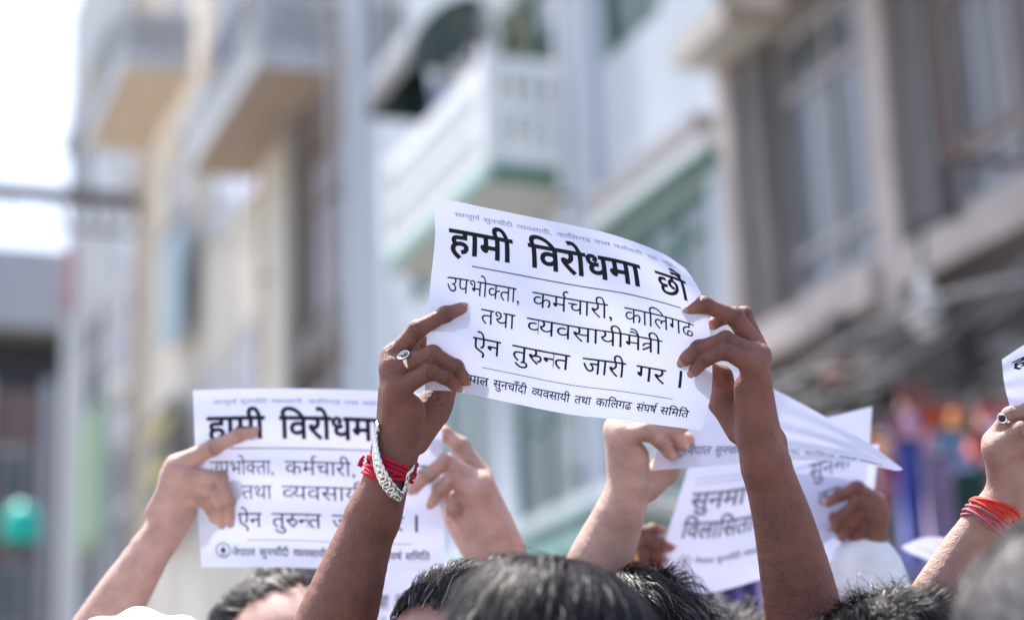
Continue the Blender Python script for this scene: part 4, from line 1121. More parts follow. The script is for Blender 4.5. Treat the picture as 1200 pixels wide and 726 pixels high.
iron = pm('dark_iron', (.04, .04, .045), rough=.5, var=.2, scale=9)
lattice = pm('grey_lattice_paint', (.50, .52, .56), rough=.7, var=.15, scale=4)

def wall(b, off, L, s0, s1, z0, z1, mat, holes=(), th=.3, name='wall'):
    """a wall with real openings: holes = (s0, s1, z0, z1)"""
    ss = sorted({s0, s1, *[min(max(v, s0), s1) for h in holes for v in h[:2]]}); zs = sorted({z0, z1, *[min(max(v, z0), z1) for h in holes for v in h[2:]]})
    mb = MB(off)
    for za, zb in zip(zs[:-1], zs[1:]):
        run = None
        for sa, sb in zip(ss[:-1], ss[1:]):
            mid = ((sa + sb) / 2, (za + zb) / 2)
            if any(h[0] < mid[0] < h[1] and h[2] < mid[1] < h[3] for h in holes):
                if run: mb.box(L, L + th, *run, za, zb); run = None
            else: run = (run[0], sb) if run else (sa, sb)
        if run: mb.box(L, L + th, *run, za, zb)
    return mb.build(name, mat, b)
def box(b, off, name, mat, *a):
    mb = MB(off); mb.box(*a); return mb.build(name, mat, b)
def window(b, off, L, s0, s1, z0, z1, cols=2, rows=(1.,), fm=None, gm=None, fw=.07, name='window', depth=.08, sill=None):
    fm = fm or frame_g; gm = gm or glass
    mb = MB(off)
    for a in ((s0, s0 + fw, z0, z1), (s1 - fw, s1, z0, z1), (s0 + fw, s1 - fw, z0, z0 + fw), (s0 + fw, s1 - fw, z1 - fw, z1)): mb.box(L, L + depth, *a)
    S = np.linspace(s0 + fw, s1 - fw, cols + 1); Z = [z0 + fw]
    for r_ in rows: Z.append(Z[-1] + (z1 - z0 - 2 * fw) * r_ / sum(rows))
    for s in S[1:-1]: mb.box(L + .004, L + depth - .004, s - fw * .4, s + fw * .4, z0 + fw, z1 - fw)
    for z in Z[1:-1]: mb.box(L + .008, L + depth - .008, s0 + fw, s1 - fw, z - fw * .4, z + fw * .4)
    o = mb.build(name, fm, b)
    for i in range(cols):
        for j in range(len(rows)): 
            p = MB(off); p.box(L + depth * .5, L + depth * .6, S[i] + .01, S[i + 1] - .01, Z[j] + .01, Z[j + 1] - .01); p.build('pane', gm, o)
    if sill:
        p = MB(off); p.box(L - .12, L + depth, s0 - .08, s1 + .08, z0 - .08, z0 - .004); p.build('sill', sill, o)
    return o
_bal = {}
def baluster(b, off, L, s, z, h, mat, r=.035):
    key = (h, mat.name)
    if key not in _bal:
        mb = MB(); prof = [(0, .6), (.08, .6), (.1, 1.1), (.3, 1.25), (.5, .55), (.7, 1.15), (.9, 1.1), (.92, .6), (1, .6)]; n = 8
        V = [(math.cos(2 * math.pi * k / n) * r * q, math.sin(2 * math.pi * k / n) * r * q, h * t) for t, q in prof for k in range(n)]
        mb.add(V, [(i * n + k, i * n + (k + 1) % n, (i + 1) * n + (k + 1) % n, (i + 1) * n + k) for i in range(len(prof) - 1) for k in range(n)])
        o = mb.build('baluster', mat, b, smooth=True); _bal[key] = o
    else: o = dup(_bal[key], b)
    o.location = (L - off[0], s - off[1], z - off[2]); return o

# ---- ground, road, pavement
asphalt = pm('asphalt', (.16, .155, .15), rough=.9, var=.25, scale=3, bump=.3, bscale=60)
paving = pm('concrete_paving', (.30, .29, .28), rough=.9, var=.15, scale=2, bump=.2, bscale=40)
mb = MB(); mb.box(-400, 400, -200, 600, -.3, -.012); tag(mb.build('ground', pm('earth', (.22, .20, .17), rough=.95, var=.2, scale=.5)), kind='structure')
ro = empty('road', (0, 0, 0), SA, kind='structure')
mb = MB(); mb.box(-3.2, 6.2, -20, 69, -.01, .0); mb.build('carriageway', asphalt, ro)
pvo = empty('pavement', (0, 0, 0), SA, kind='structure')
mb = MB(); mb.box(6.35, 8.3, -20, 69, -.012, .13); mb.build('paving', paving, pvo)
mb = MB()
for k in range(40): mb.box(6.2, 6.345, -20 + k * 2.2, -20 + k * 2.2 + 2.18, -.012, .14)
mb.build('kerb', pm('kerb_stone', (.36, .35, .34), rough=.9, var=.1), pvo)

# ---- near brown building with large windows between pinkish columns
b, o = building('shop_building', 6.0, 'near grey brown building at right with big windows between pinkish columns')
wins = [(12.72, 14.42, 5.85, 8.28), (9.6, 11.86, 5.85, 8.9), (6.3, 9.2, 5.85, 8.9)]
shop = [(6.4, 9.4, 0.15, 3.0), (9.8, 12.3, 0.15, 3.0), (12.9, 14.9, .15, 3.0)]
wall(b, o, 8.06, 6.0, 15.2, 0, 14, wall_brown, wins + shop + [(6.4, 14.9, 3.2, 5.3)] + [(10, 12, 9.8, 11.6), (13, 14.8, 9.8, 11.6)])
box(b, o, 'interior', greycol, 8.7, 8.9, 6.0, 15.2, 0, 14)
for s0, s1 in ((14.98, 15.22), (12.38, 12.70), (5.9, 6.25)):
    box(b, o, 'column', pinkish, 7.90, 8.055, s0, s1, 0.13, 8.28)
box(b, o, 'recess_panel', greycol, 7.97, 8.056, 14.42, 14.975, 5.75, 8.3)
box(b, o, 'recess_panel', greycol, 7.97, 8.056, 11.86, 12.376, 5.75, 9.0)
box(b, o, 'string_course', pinkish, 7.80, 8.05, 6.26, 12.37, 5.42, 5.72)
box(b, o, 'string_course', pinkish, 7.80, 8.05, 12.71, 14.97, 5.42, 5.72)
for (s0, s1, z0, z1), c in zip(wins, (2, 3, 3)):
    window(b, o, 8.10, s0 + .01, s1 - .01, z0 + .01, z1 - .01, cols=c, rows=(.13, .60, .20) if c == 2 else (.12, .88), fm=frame_g, gm=glass, fw=.09)
for s0, s1 in ((10, 12), (13, 14.8)): window(b, o, 8.12, s0 + .01, s1 - .01, 9.81, 11.59, cols=3, gm=glass_d)
box(b, o, 'canopy_slab', pm('canopy_render', (.46, .41, .37), rough=.9, var=.1, scale=2), 6.82, 8.055, 6.0, 14.15, 8.60, 8.87)
box(b, o, 'canopy_edge', pinkish, 6.74, 6.815, 5.95, 14.2, 8.55, 8.95)
box(b, o, 'eaves_band', greysof, 7.5, 8.055, 14.2, 15.25, 8.30, 8.52)
# window box leaning out at the top right
mb = MB(o)
for a in ((9.95, 10.0, 5.95, 7.1), (10.98, 11.03, 5.95, 7.1), (10.0, 10.98, 5.95, 6.0), (10.0, 10.98, 7.05, 7.1)): mb.box(7.45, 7.5, *a)
for s in np.linspace(10.15, 10.85, 5): mb.tube([(7.475, s, 6.0), (7.475, s, 7.05)], .012, 6)
for s in (9.975, 11.005): mb.box(7.5, 8.05, s - .02, s + .02, 5.95, 6.0)
mb.build('window_grille', frame_b, b)
for k, (s0, s1, z0, z1) in enumerate(shop):
    sh = MB(o)
    for j in range(24): z = z0 + .02 + j * (z1 - z0 - .04) / 24; sh.box(8.12 + .02 * (j % 2), 8.16 + .02 * (j % 2), s0 + .01, s1 - .01, z, z + (z1 - z0 - .04) / 24 - .004)
    sh.build('roller_shutter', [frame_g, tealp, pm('blue_shutter', (.08, .14, .28), rough=.5)][k], b)
box(b, o, 'fascia', pm('dark_fascia', (.10, .085, .08), rough=.9, var=.4, scale=5), 7.9, 8.05, 6.3, 12.3, 4.75, 5.25)  # dark grey-brown board, its tone varied by noise

gg = random.Random(77)
for nm_, mt_, n_, in (('signs_and_brackets', pm('dark_metal', (.06, .055, .055), rough=.8, var=.5, scale=3), 46), ('boxes_and_ducts', pm('weathered_grey_sheet', (.11, .105, .105), rough=.8, var=.4, scale=3), 34), ('pale_boards', pm('pale_weathered_board', (.32, .31, .30), rough=.8, var=.3, scale=3), 12), ('rusty_pieces', pm('rusty_sheet', (.20, .09, .07), rough=.9, var=.4, scale=4), 10)):  # first set nearly black, every set mottled by noise
    mb = MB(o)
    for k in range(n_):
        s = gg.uniform(6.5, 15.0); z = gg.uniform(3.1, 5.2); L = gg.uniform(7.35, 7.85); w_ = gg.uniform(.05, .45) * (.6 if nm_[0] == 'p' else 1); h_ = gg.uniform(.04, .35) * (.6 if nm_[0] == 'p' else 1); dp = gg.uniform(.03, .2)
        if gg.random() < .35: mb.tube([(L, s, z), (L + .15, s + gg.uniform(-.8, .8), z + gg.uniform(-.5, .5)), (7.95, s + gg.uniform(-.5, .5), z + gg.uniform(-.3, .3))], gg.uniform(.01, .025), 6)
        else: mb.box(L, L + dp, s - w_, s + w_, z - h_, z + h_)
    tag(mb.build(nm_, mt_, b), kind='stuff')
# ---- white building with green trims
b, o = building('apartment_house', 15.3, 'white house with green trims, balustrade balcony and dark awning')
W = [(15.7, 18.1, 6.0, 7.45), (18.6, 20.9, 4.95, 6.5), (21.5, 23.4, 5.4, 8.0), (16.4, 17.9, 9.45, 11.3), (19.1, 21.0, 8.6, 11.2), (22.3, 24.6, 8.6, 11.0), (24.6, 26.6, 12.6, 14.4)]
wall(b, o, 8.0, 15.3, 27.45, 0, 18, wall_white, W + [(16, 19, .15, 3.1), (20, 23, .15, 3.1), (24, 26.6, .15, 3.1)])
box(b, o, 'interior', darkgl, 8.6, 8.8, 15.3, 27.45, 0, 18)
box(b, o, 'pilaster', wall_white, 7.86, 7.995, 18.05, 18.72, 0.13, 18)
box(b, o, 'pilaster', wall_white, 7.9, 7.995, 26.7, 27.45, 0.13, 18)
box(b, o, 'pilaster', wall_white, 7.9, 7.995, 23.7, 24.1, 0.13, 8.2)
for (s0, s1, z0, z1), c, fm, gm in zip(W, (3, 3, 2, 2, 2, 2, 2), (greenp, greenp, tealp, greenp, greenp, greenp, frame_w), (glass, glass, glass, darkgl, glass, darkgl, glass)):
    window(b, o, 8.05, s0 + .01, s1 - .01, z0 + .01, z1 - .01, cols=c, rows=(.75, .25), fm=fm, gm=gm, fw=.10)
for s0, s1 in ((16, 19), (20, 23), (24, 26.6)):
    sh = MB(o)
    for j in range(22): z = .17 + j * 2.9 / 22; sh.box(8.1 + .02 * (j % 2), 8.14 + .02 * (j % 2), s0 + .01, s1 - .01, z, z + 2.9 / 22 - .004)
    sh.build('roller_shutter', frame_g, b)
box(b, o, 'ledge', frame_g, 7.72, 7.995, 15.35, 18.0, 7.78, 7.95)
box(b, o, 'window_head', whitep, 7.80, 7.995, 15.35, 18.0, 7.60, 7.776)
box(b, o, 'window_head', greenp, 7.84, 7.995, 15.35, 18.0, 7.53, 7.596)
box(b, o, 'ledge', frame_w, 7.5, 7.855, 15.4, 25, 4.70, 4.84)
mb = MB(o); mb.prism([(7.0, 4.15), (7.0, 4.28), (7.995, 4.68), (7.995, 4.55)], 16, 25.6, axis=1); mb.build('shop_canopy', tealp, b)
# balcony
box(b, o, 'balcony_slab', greysof, 7.02, 7.995, 18.78, 22.42, 8.37, 8.55)
mb = MB(o); mb.box(6.96, 7.015, 18.72, 22.42, 8.42, 8.55); mb.build('balcony_trim', tealp, b)
mb = MB(o); mb.box(7.02, 7.995, 18.72, 18.775, 8.38, 8.55); mb.build('balcony_trim', greenp, b)
mb = MB(o); mb.box(6.97, 7.06, 18.725, 22.42, 8.554, 8.67); mb.box(7.065, 7.995, 18.725, 18.80, 8.554, 8.67); mb.build('balcony_kerb', whitep, b)
for z0, z1 in ((8.674, 8.76), (9.16, 9.24), (9.66, 9.78)):
    mb = MB(o); mb.box(6.98, 7.08, 18.73, 22.42, z0, z1); mb.box(7.085, 7.995, 18.73, 18.83, z0, z1); mb.build('balcony_rail', whitep, b)
mb = MB(o)
for s in (18.72, 22.3): mb = MB(o); mb.box(6.95, 7.11, s, s + .16, 8.68, 9.88); mb.build('balcony_post', whitep, b)
pass
for z, h in ((8.76, .40), (9.24, .42)):
    for s in np.arange(19.04, 22.25, .23):
        baluster(b, o, 7.03, s, z, h, whitep, r=.075)
    for L in np.arange(7.24, 7.95, .19): baluster(b, o, L, 18.78, z, h, whitep, r=.065)
mb = MB(o); mb.box(7.15, 7.95, 18.9, 22.3, 8.551, 8.58); mb.build('balcony_floor_tiles', tealp, b)
# upper balcony edge, green window above
tag(o_aw := empty('awning', sp(8.0, 21.8, 10.9), SA), 'dark domed awning over the green trimmed balcony of the white house', 'awning')
aw = MB((8.0, 21.8, 10.9)); n = 8; V = []
for i in range(n + 1):
    t = i / n; V += [(8.0 - .95 * math.sin(t * math.pi / 2), s, 10.75 + 1.05 * math.cos(t * math.pi / 2)) for s in (21.5, 23.3)]
V2 = [(x - .03, s, z - .03) for x, s, z in V]
aw.add(V + V2, [(2 * i, 2 * i + 1, 2 * i + 3, 2 * i + 2) for i in range(n)] + [(2 * i + 18, 2 * i + 20, 2 * i + 21, 2 * i + 19) for i in range(n)])
aw.build('awning_cloth', pm('dark_awning_cloth', (.06, .058, .06), rough=.7, var=.2), o_aw)
sd_ = MB((8.0, 21.8, 10.9)); P = [(7.98, 10.74)] + [(8.0 - .95 * math.sin(i / n * math.pi / 2), 10.74 + 1.04 * math.cos(i / n * math.pi / 2)) for i in range(n + 1)][1:]
for s in (21.5, 23.28): sd_ = MB((8.0, 21.8, 10.9)); sd_.prism(P, s, s + .02, axis=1); sd_.build('awning_side', darkgl, o_aw)

def plant(name, L, s, z, hgt, label, leafc=(.06, .10, .03), seed=0, spread=.28, n=140):
    g = random.Random(seed); ro_ = empty(name, sp(L, s, z), SA, label=label, cat='plant')
    mb = MB(); mb.prism([(math.cos(t * .785) * .13, math.sin(t * .785) * .13) for t in range(8)], 0, .2); mb.build('pot', pm('clay_pot', (.35, .16, .10), rough=.8), ro_)
    mb = MB(); stems = []
    for k in range(6):
        a = g.uniform(0, 6.28); e = Vector((math.cos(a) * spread * .6, math.sin(a) * spread * .6, .2 + hgt * g.uniform(.6, 1))); mb.tube([(0, 0, .15), tuple(e * .5 + Vector((0, 0, .1))), tuple(e)], [.012, .009, .004], 5); stems.append(e)
    mb.build('stem', pm('stem', (.10, .09, .04)), ro_)
    mb = MB()
    for k in range(n):
        e = g.choice(stems); c = Vector((0, 0, .2)).lerp(e, g.uniform(.3, 1)) + Vector([g.gauss(0, spread * .3) for _ in range(3)]); d1 = Vector([g.gauss(0, 1) for _ in range(3)]).normalized(); d2 = d1.orthogonal().normalized(); l = g.uniform(.05, .09)
        mb.add([tuple(c - d1 * l), tuple(c + d2 * l * .4), tuple(c + d1 * l), tuple(c - d2 * l * .4)], [(0, 1, 2, 3)])
    tag(mb.build('foliage', pm('leaves', leafc, rough=.6, var=.4, scale=9), ro_), kind='stuff')
plant('potted_plant', 7.55, 19.35, 8.58, 2.6, 'tall olive coloured potted plant at the near end of the white balcony', seed=2, n=420, leafc=(.10, .11, .05))
plant('potted_plant', 7.45, 20.1, 8.58, 2.1, 'dark green potted plant further along the white balcony', seed=5, n=300, leafc=(.03, .07, .04))

# ---- cream building with two slab balconies
b, o = building('cream_building', 27.5, 'cream building with deep brown bay and balconies with tan undersides')
Wc = [(28.2, 30.9, 9.9, 12.9), (28.2, 30.9, 6.2, 9.0), (33.1, 35.8, 9.2, 10.9), (33.6, 37.6, 13.2, 15.2), (36.2, 38.9, 7.4, 10.9), (28.6, 30.8, 14.6, 17), (34, 37, 17.3, 19.5), (39.8, 42.0, 13.4, 16.4), (40, 42.4, 8.6, 11.0), (39.8, 42.4, 18.6, 21)]
wall(b, o, 8.0, 31.1, 44.6, 0, 24, wall_cream, [h for h in Wc if h[0] > 31])
wall(b, o, 8.25, 27.5, 31.1, 0, 24, pm('dark_brown_render', (.17, .145, .135), rough=.9, var=.15, scale=1.3), [h for h in Wc if h[0] < 31])
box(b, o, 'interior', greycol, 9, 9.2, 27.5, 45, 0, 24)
box(b, o, 'pier', wall_cream, 7.85, 8.24, 31.1, 32.0, 0.13, 24)
box(b, o, 'pier', tan, 7.88, 8.24, 44.6, 45.6, 0.13, 24)
box(b, o, 'spandrel', wall_brown, 8.05, 8.24, 27.6, 31.05, 9.2, 9.7)
gms = [glass_l, glass_l, glass_l, glass_l, glass_l, glass_d, glass, glass_l, glass_d, glass]
for (s0, s1, z0, z1), gm in zip(Wc, gms):
    window(b, o, 8.3 if s0 < 31 else 8.05, s0 + .01, s1 - .01, z0 + .01, z1 - .01, cols=3, rows=(.7, .3), fm=frame_b if s0 < 31 else frame_w, gm=gm, fw=.10, sill=wall_cream if s0 > 31 else None)
for s0, s1, L0, z, sof in ((27.9, 33.2, 6.68, 13.3, brownsof), (38.4, 43.6, 6.4, 17.4, tan)):
    box(b, o, 'balcony_slab', sof, L0 + .05, 7.84, s0 + .05, s1, z, z + .15)
    mb = MB(o); mb.box(L0 - .02, L0 + .045, s0 - .02, s1, z - .02, z + .3); mb.box(L0 + .05, 7.84, s0 - .02, s0 + .045, z - .02, z + .3); mb.build('slab_edge', lattice, b)
    mb = MB(o)
    mb.box(L0 - .01, L0 + .04, s0, s1, z + 1.2, z + 1.28); mb.box(L0 + .045, 7.84, s0, s0 + .05, z + 1.2, z + 1.28); mb.build('balcony_rail', lattice, b)
    mb = MB(o); mb.box(L0 + .06, L0 + .10, s0 + .06, s1, z + .3, z + 1.2); mb.box(L0 + .11, 7.84, s0 + .06, s0 + .10, z + .3, z + 1.2); mb.build('parapet_backing', lattice, b)
    m2 = MB(o)                                      # pierced screen: diagonal bars
    for k in range(int((s1 - s0) / .16)):
        s = s0 + .05 + k * .16
        for dz in (0, .45):
            m2.tube([(L0 + .012, s, z + .3 + dz), (L0 + .012, min(s + .3, s1), z + .75 + dz)], .028, 4); m2.tube([(L0 + .012, min(s + .3, s1), z + .3 + dz), (L0 + .012, s, z + .75 + dz)], .028, 4)
    for k in range(int((7.8 - L0) / .16) - 1):
        L = L0 + .1 + k * .16
        for dz in (0, .45):
            m2.tube([(L, s0 + .012, z + .3 + dz), (min(L + .3, 7.8), s0 + .012, z + .75 + dz)], .028, 4); m2.tube([(min(L + .3, 7.8), s0 + .012, z + .3 + dz), (L, s0 + .012, z + .75 + dz)], .028, 4)
    tag(m2.build('balcony_screen', lattice, b), kind='stuff')
mb = MB(o); mb.box(7.6, 7.66, 38.2, 40.8, 11.9, 14.1); mb.box(7.66, 7.99, 39.4, 39.5, 13.9, 14.0)
sg = empty('hanging_banner', sp(7.6, 38.4, 12), SA, label='pale blue cloth banner hanging on the cream building', cat='banner')
mb = MB((7.6, 38.4, 12)); mb.prism([(38.2, 14.1), (40.6, 14.3), (40.5, 13.0), (40.7, 12.0), (38.4, 11.7), (38.3, 13)], 7.6, 7.64, axis=0)
mb.build('banner_cloth', pm('pale_blue_cloth', (.38, .50, .58), rough=.8, var=.12), sg)
mb = MB((7.6, 38.4, 12)); mb.tube([(7.62, 38.0, 14.25), (7.62, 40.9, 14.35)], .04, 8); mb.build('pole', iron, sg)

# ---- grey-blue building
b, o = building('grey_building', 45.6, 'tall narrow grey building with white panels at the far end of the row')
Wg = [(46.4, 49.3, 12.9, 17.3), (50.4, 54.0, 13, 16), (46.4, 49.3, 7.5, 11.5), (50.4, 54.2, 7, 11.2), (46.4, 49.0, 18.5, 21), (50.4, 54.0, 18.5, 22)]
wall(b, o, 8.0, 45.62, 58, 0, 27, wall_grey, Wg)
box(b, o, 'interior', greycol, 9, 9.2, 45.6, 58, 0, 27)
for h, gm in zip(Wg, (glass_l, glass_d, glass, glass_d, glass_l, glass_d)): window(b, o, 8.06, h[0] + .01, h[1] - .01, h[2] + .01, h[3] - .01, cols=2, rows=(.6, .4), fm=frame_w, gm=gm, fw=.14)
box(b, o, 'painted_panel', pm('pale_green_panel', (.24, .36, .26), rough=.7, var=.15), 7.86, 7.995, 49.6, 53.8, 9.5, 13.0)
box(b, o, 'painted_panel', pm('pink_panel', (.40, .18, .22), rough=.7, var=.2), 7.85, 7.995, 56, 57.4, 17.2, 19.0)
box(b, o, 'parapet', wall_grey, 7.8, 7.995, 45.65, 58, 22.4, 22.8)

# ---- building that closes the street
b, o = building('end_building', 70.0, 'pale grey building closing the far end of the street at left', L=-2)
mb = MB(o)
mb.box(-2, 16, 70, 78, 20.2, 23.1); mb.build('upper_storey', pm('pale_grey_cladding', (.42, .44, .48), rough=.8, var=.08, scale=.5), b)
mb = MB(o); mb.box(-2, 16, 72, 78, 17.86, 20.19); mb.build('shaded_gallery', iron, b)  # solid set-back block; the gallery's shade is put into its dark colour
mb = MB(o); mb.box(-2, 16, 70, 78, 0, 17.85); mb.build('brick_storeys', pm('dull_red_brick', (.17, .12, .12), rough=.9, var=.3, scale=.8), b)
for k in range(8): box(b, o, 'column', wall_grey, -2 + k * 2.2, -1.6 + k * 2.2, 69.7, 69.99, 0, 18.2)
for k in range(7):
    for z in (4, 8, 12, 15.2): window(b, (-2, 70, 0), -1.4 + k * 2.2, 0, 1, 0, 1) if False else None
for k in range(7):
    for z in (5, 9.5, 13.6):
        mb = MB(o); mb.box(-1.3 + k * 2.2, -.1 + k * 2.2, 69.93, 69.99, z, z + 2.2); w_ = mb.build('window', frame_g, b)
        mb = MB(o); mb.box(-1.2 + k * 2.2, -.72 + k * 2.2, 69.90, 69.925, z + .1, z + 2.1); mb.build('pane', glass_d, w_)
        mb = MB(o); mb.box(-.68 + k * 2.2, -.2 + k * 2.2, 69.90, 69.925, z + .1, z + 2.1); mb.build('pane', glass_d, w_)
mb = MB(o)
mb.tube([(6.5, 74, 23.1), (6.5, 74, 24.6)], .5, 10); mb.tube([(6.5, 74, 24.6), (6.5, 74, 24.9)], [.5, .1], 10); mb.build('water_tank', iron, b)

# ---- overhead beam across the street
b = empty('footbridge', sp(3, 45), SA, label='dark grey beam spanning the street high up at left', cat='footbridge')
mb = MB((3, 45, 0)); mb.box(-3, 7.95, 44.8, 45.2, 16.52, 16.84); mb.build('beam', greycol, b)
mb = MB((3, 45, 0)); mb.box(-3, 7.95, 46.0, 46.1, 16.2, 16.3)
for k in range(10): mb.tube([(-3 + k * 1.1, 45, 16.7), (-2.5 + k * 1.1, 46.05, 16.25)], .03, 5)
mb.build('bracing', iron, b)
mb = MB((3, 45, 0)); mb.box(-3.3, -3.0, 44.8, 45.2, 0, 16.8); mb.build('post', wall_grey, b)

# ---- street lamp with teal shade
tl = empty('street_lamp', sp(4.9, 30), SA, label='hanging lamp with a bright teal shade low at the left edge', cat='street lamp')
P0 = pt(25, 612, 26.0)
tl.location = (P0[0], P0[1], 0); tl.rotation_euler = (0, 0, 0)
mb = MB(); zc = P0[2]
pr = [(.05, .26), (.17, .20), (.25, .05), (.27, -.14), (.22, -.26)]
V = [(math.cos(k * math.pi / 8) * r, math.sin(k * math.pi / 8) * r, zc + z) for r, z in pr for k in range(16)]
mb.add(V, [(i * 16 + k, i * 16 + (k + 1) % 16, (i + 1) * 16 + (k + 1) % 16, (i + 1) * 16 + k) for i in range(4) for k in range(16)]); mb.build('shade', pm('teal_plastic', (.01, .50, .40), rough=.4, var=.1), tl, smooth=True)
mb = MB(); mb.tube([(0, 0, zc + .28), (0, 0, zc + .9), (-1.0, .2, zc + 1.1)], .03, 6); mb.tube([(-1.0, .2, 0), (-1.0, .2, zc + 1.3)], .06, 8); mb.build('post', iron, tl)

# ---- drainpipes, air conditioners, laundry, sign
for s, L, z1, lb in ((18.62, 7.80, 17, 'white drainpipe down the white pilaster'), (27.62, 7.78, 20, 'grey drainpipe where the white and cream houses meet'), (32.2, 7.76, 23, 'rusty drainpipe on the cream pier'), (44.9, 7.8, 23, 'drainpipe on the tan pier at the end of the cream building')):
    e = empty('drainpipe', sp(L, s, .15), SA, label=lb, cat='drainpipe'); mb = MB(); mb.tube([(0, 0, 0), (0, 0, z1)], .055, 8); mb.build('pipe', frame_w if s < 20 else (brownsof if 32 < s < 33 else frame_g), e, smooth=True)
    for z in range(2, z1, 3):
        mb = MB(); mb.box(-.075, .2, -.075, .075, z, z + .05); mb.build('bracket', iron, e)
for s, L, z, lb in ((32.6, 7.5, 8.3, 'air conditioner low on the cream building'), (37.9, 7.5, 15.5, 'air conditioner high on the cream building above the pale blue banner'), (45.9, 7.5, 12.0, 'air conditioner beside the tan pier'), (21.15, 7.6, 6.9, 'air conditioner under the white balcony')):
    e = empty('air_conditioner', sp(L, s, z), SA, label=lb, cat='air conditioner'); mb = MB(); mb.box(0, .35, -.42, .42, 0, .6); mb.build('case', frame_w, e)
    mb = MB(); mb.add([(-.012, .12 + .22 * math.cos(k * .3927), .3 + .22 * math.sin(k * .3927)) for k in range(16)], [tuple(range(16))]); mb.build('fan_grille', iron, e)
    mb = MB(); mb.box(0, .45, -.38, -.34, -.05, -.005); mb.build('bracket', iron, e); mb = MB(); mb.box(0, .45, .34, .38, -.05, -.005); mb.build('bracket', iron, e)
sg = empty('shop_sign', sp(7.55, 38.7, 7.0), SA, label='dark sign with yellow bars on the cream building, left of the flat leaflet', cat='sign')
mb = MB((7.55, 38.7, 7.0)); mb.box(7.55, 7.65, 38.7, 41.4, 7.9, 10.6); mb.build('board', greycol, sg)
for z in (8.2, 9.1, 10.0):
    mb = MB((7.55, 38.7, 7.0)); mb.box(7.52, 7.545, 38.9, 41.2, z, z + .35); mb.build('yellow_bar', pm('dull_yellow', (.42, .36, .10), rough=.7), sg)
for s, z, L, n_, lb in ((28.4, 14.75, 6.6, 5, 'laundry hung along the brown bottomed balcony'), (38.9, 18.85, 6.3, 6, 'laundry hung along the tan bottomed balcony'), (19.2, 10.2, 7.12, 3, 'laundry hung over the rail of the white balcony')):
    e = empty('laundry', sp(L, s, z), SA, label=lb, cat='laundry'); mb = MB(); mb.tube([(0, -.1, 0), (0, n_ * .62, 0)], .012, 5); mb.build('line', iron, e)
    rg = random.Random(int(s))
    for k in range(n_):
        w_, h_ = rg.uniform(.3, .5), rg.uniform(.45, .9) * (.6 if s < 20 else 1); V = [(-.02 + .035 * math.sin(i * 1.3 + j * .5), k * .62 + w_ * i / 6, .01 - h_ * j / 4) for i in range(7) for j in range(5)]
        mb = MB(); mb.add(V, [(i * 5 + j, i * 5 + j + 1, (i + 1) * 5 + j + 1, (i + 1) * 5 + j) for i in range(6) for j in range(4)]); mb.build('garment', pm('garment_%d' % k, rg.choice([(.3, .08, .08), (.1, .14, .3), (.5, .5, .52), (.35, .3, .2), (.15, .12, .2), (.25, .35, .4)]), rough=.85), e, smooth=True)
# ---- clutter on the near building: cables, meter boxes, lamp, cloth
g = random.Random(5)
cm = [pm('black_cable', (.02, .02, .022), rough=.6), pm('grey_cable', (.25, .25, .26), rough=.6), pm('pale_cable', (.33, .33, .34), rough=.6)]
ct = empty('cable_tangle', sp(7.4, 7, 3.7), 0, label='tangle of dark cables strung along the near shop front', cat='cables')
for kk, mt_ in enumerate(cm):
    mb = MB(tuple(sp(7.4, 7, 3.7)))
    for k in range(kk, 18, 3):
        z = 3.7 + k * .085 + g.uniform(-.05, .05); L = g.uniform(7.15, 7.75); sag = g.uniform(.1, .35); r_ = g.choice([.012, .018, .026])
        mb.tube([sp(L + .1 * math.sin(t * 5 + k), 7 + t * 9.5, z + g.uniform(-.02, .02) - sag * 4 * t * (1 - t) + .12 * math.sin(t * 14 + k)) for t in [i / 14 for i in range(15)]], r_, 6)
    o_ = mb.build('cables', mt_, None, smooth=True); o_.parent = ct; tag(o_, kind='stuff')
for k, (s, z, lb) in enumerate([(9.0, 3.9, 'grey electrical box on the near shop front, close to the right edge'), (11.0, 4.3, 'dark electrical box on the shop front just below the white bulb lamp'), (13.3, 4.2, 'white electrical box on the shop front left of the bulb lamp'), (14.6, 4.6, 'farthest grey electrical box on the near shop front, beside the white house')]):
    e = empty('meter_box', sp(7.85, s, z), SA, label=lb, cat='meter box', group='electrical boxes among the cables')
    mb = MB(); mb.box(-.1, .2, -.16, .16, 0, .42); mb.build('case', [frame_g, greycol, frame_w, frame_g][k], e)
    mb = MB(); mb.box(-.12, -.102, -.13, .13, .03, .39); mb.build('lid', [greycol, frame_g, frame_g, greycol][k], e)
lp = empty('hanging_lamp', sp(7.35, 11.25, 5.35), SA, label='white bulb lamp hanging below the pinkish band of the near building', cat='lamp')
mb = MB(); mb.tube([(0, 0, .2), (0, 0, -.12)], .02, 6); mb.tube([(0, 0, .2), (.4, 0, .3)], .015, 6); mb.build('stem', iron, lp)
pr = [(.03, -.16), (.05, -.20), (.06, -.30), (.11, -.40), (.13, -.48), (.10, -.56), (.03, -.60)]
mb = MB(); V = [(math.cos(k * math.pi / 6) * r, math.sin(k * math.pi / 6) * r, z) for r, z in pr for k in range(12)]
mb.add(V, [(i * 12 + k, i * 12 + (k + 1) % 12, (i + 1) * 12 + (k + 1) % 12, (i + 1) * 12 + k) for i in range(6) for k in range(12)]); mb.build('globe', pm('milk_glass', (.8, .8, .78), rough=.2, var=.03), lp, smooth=True)

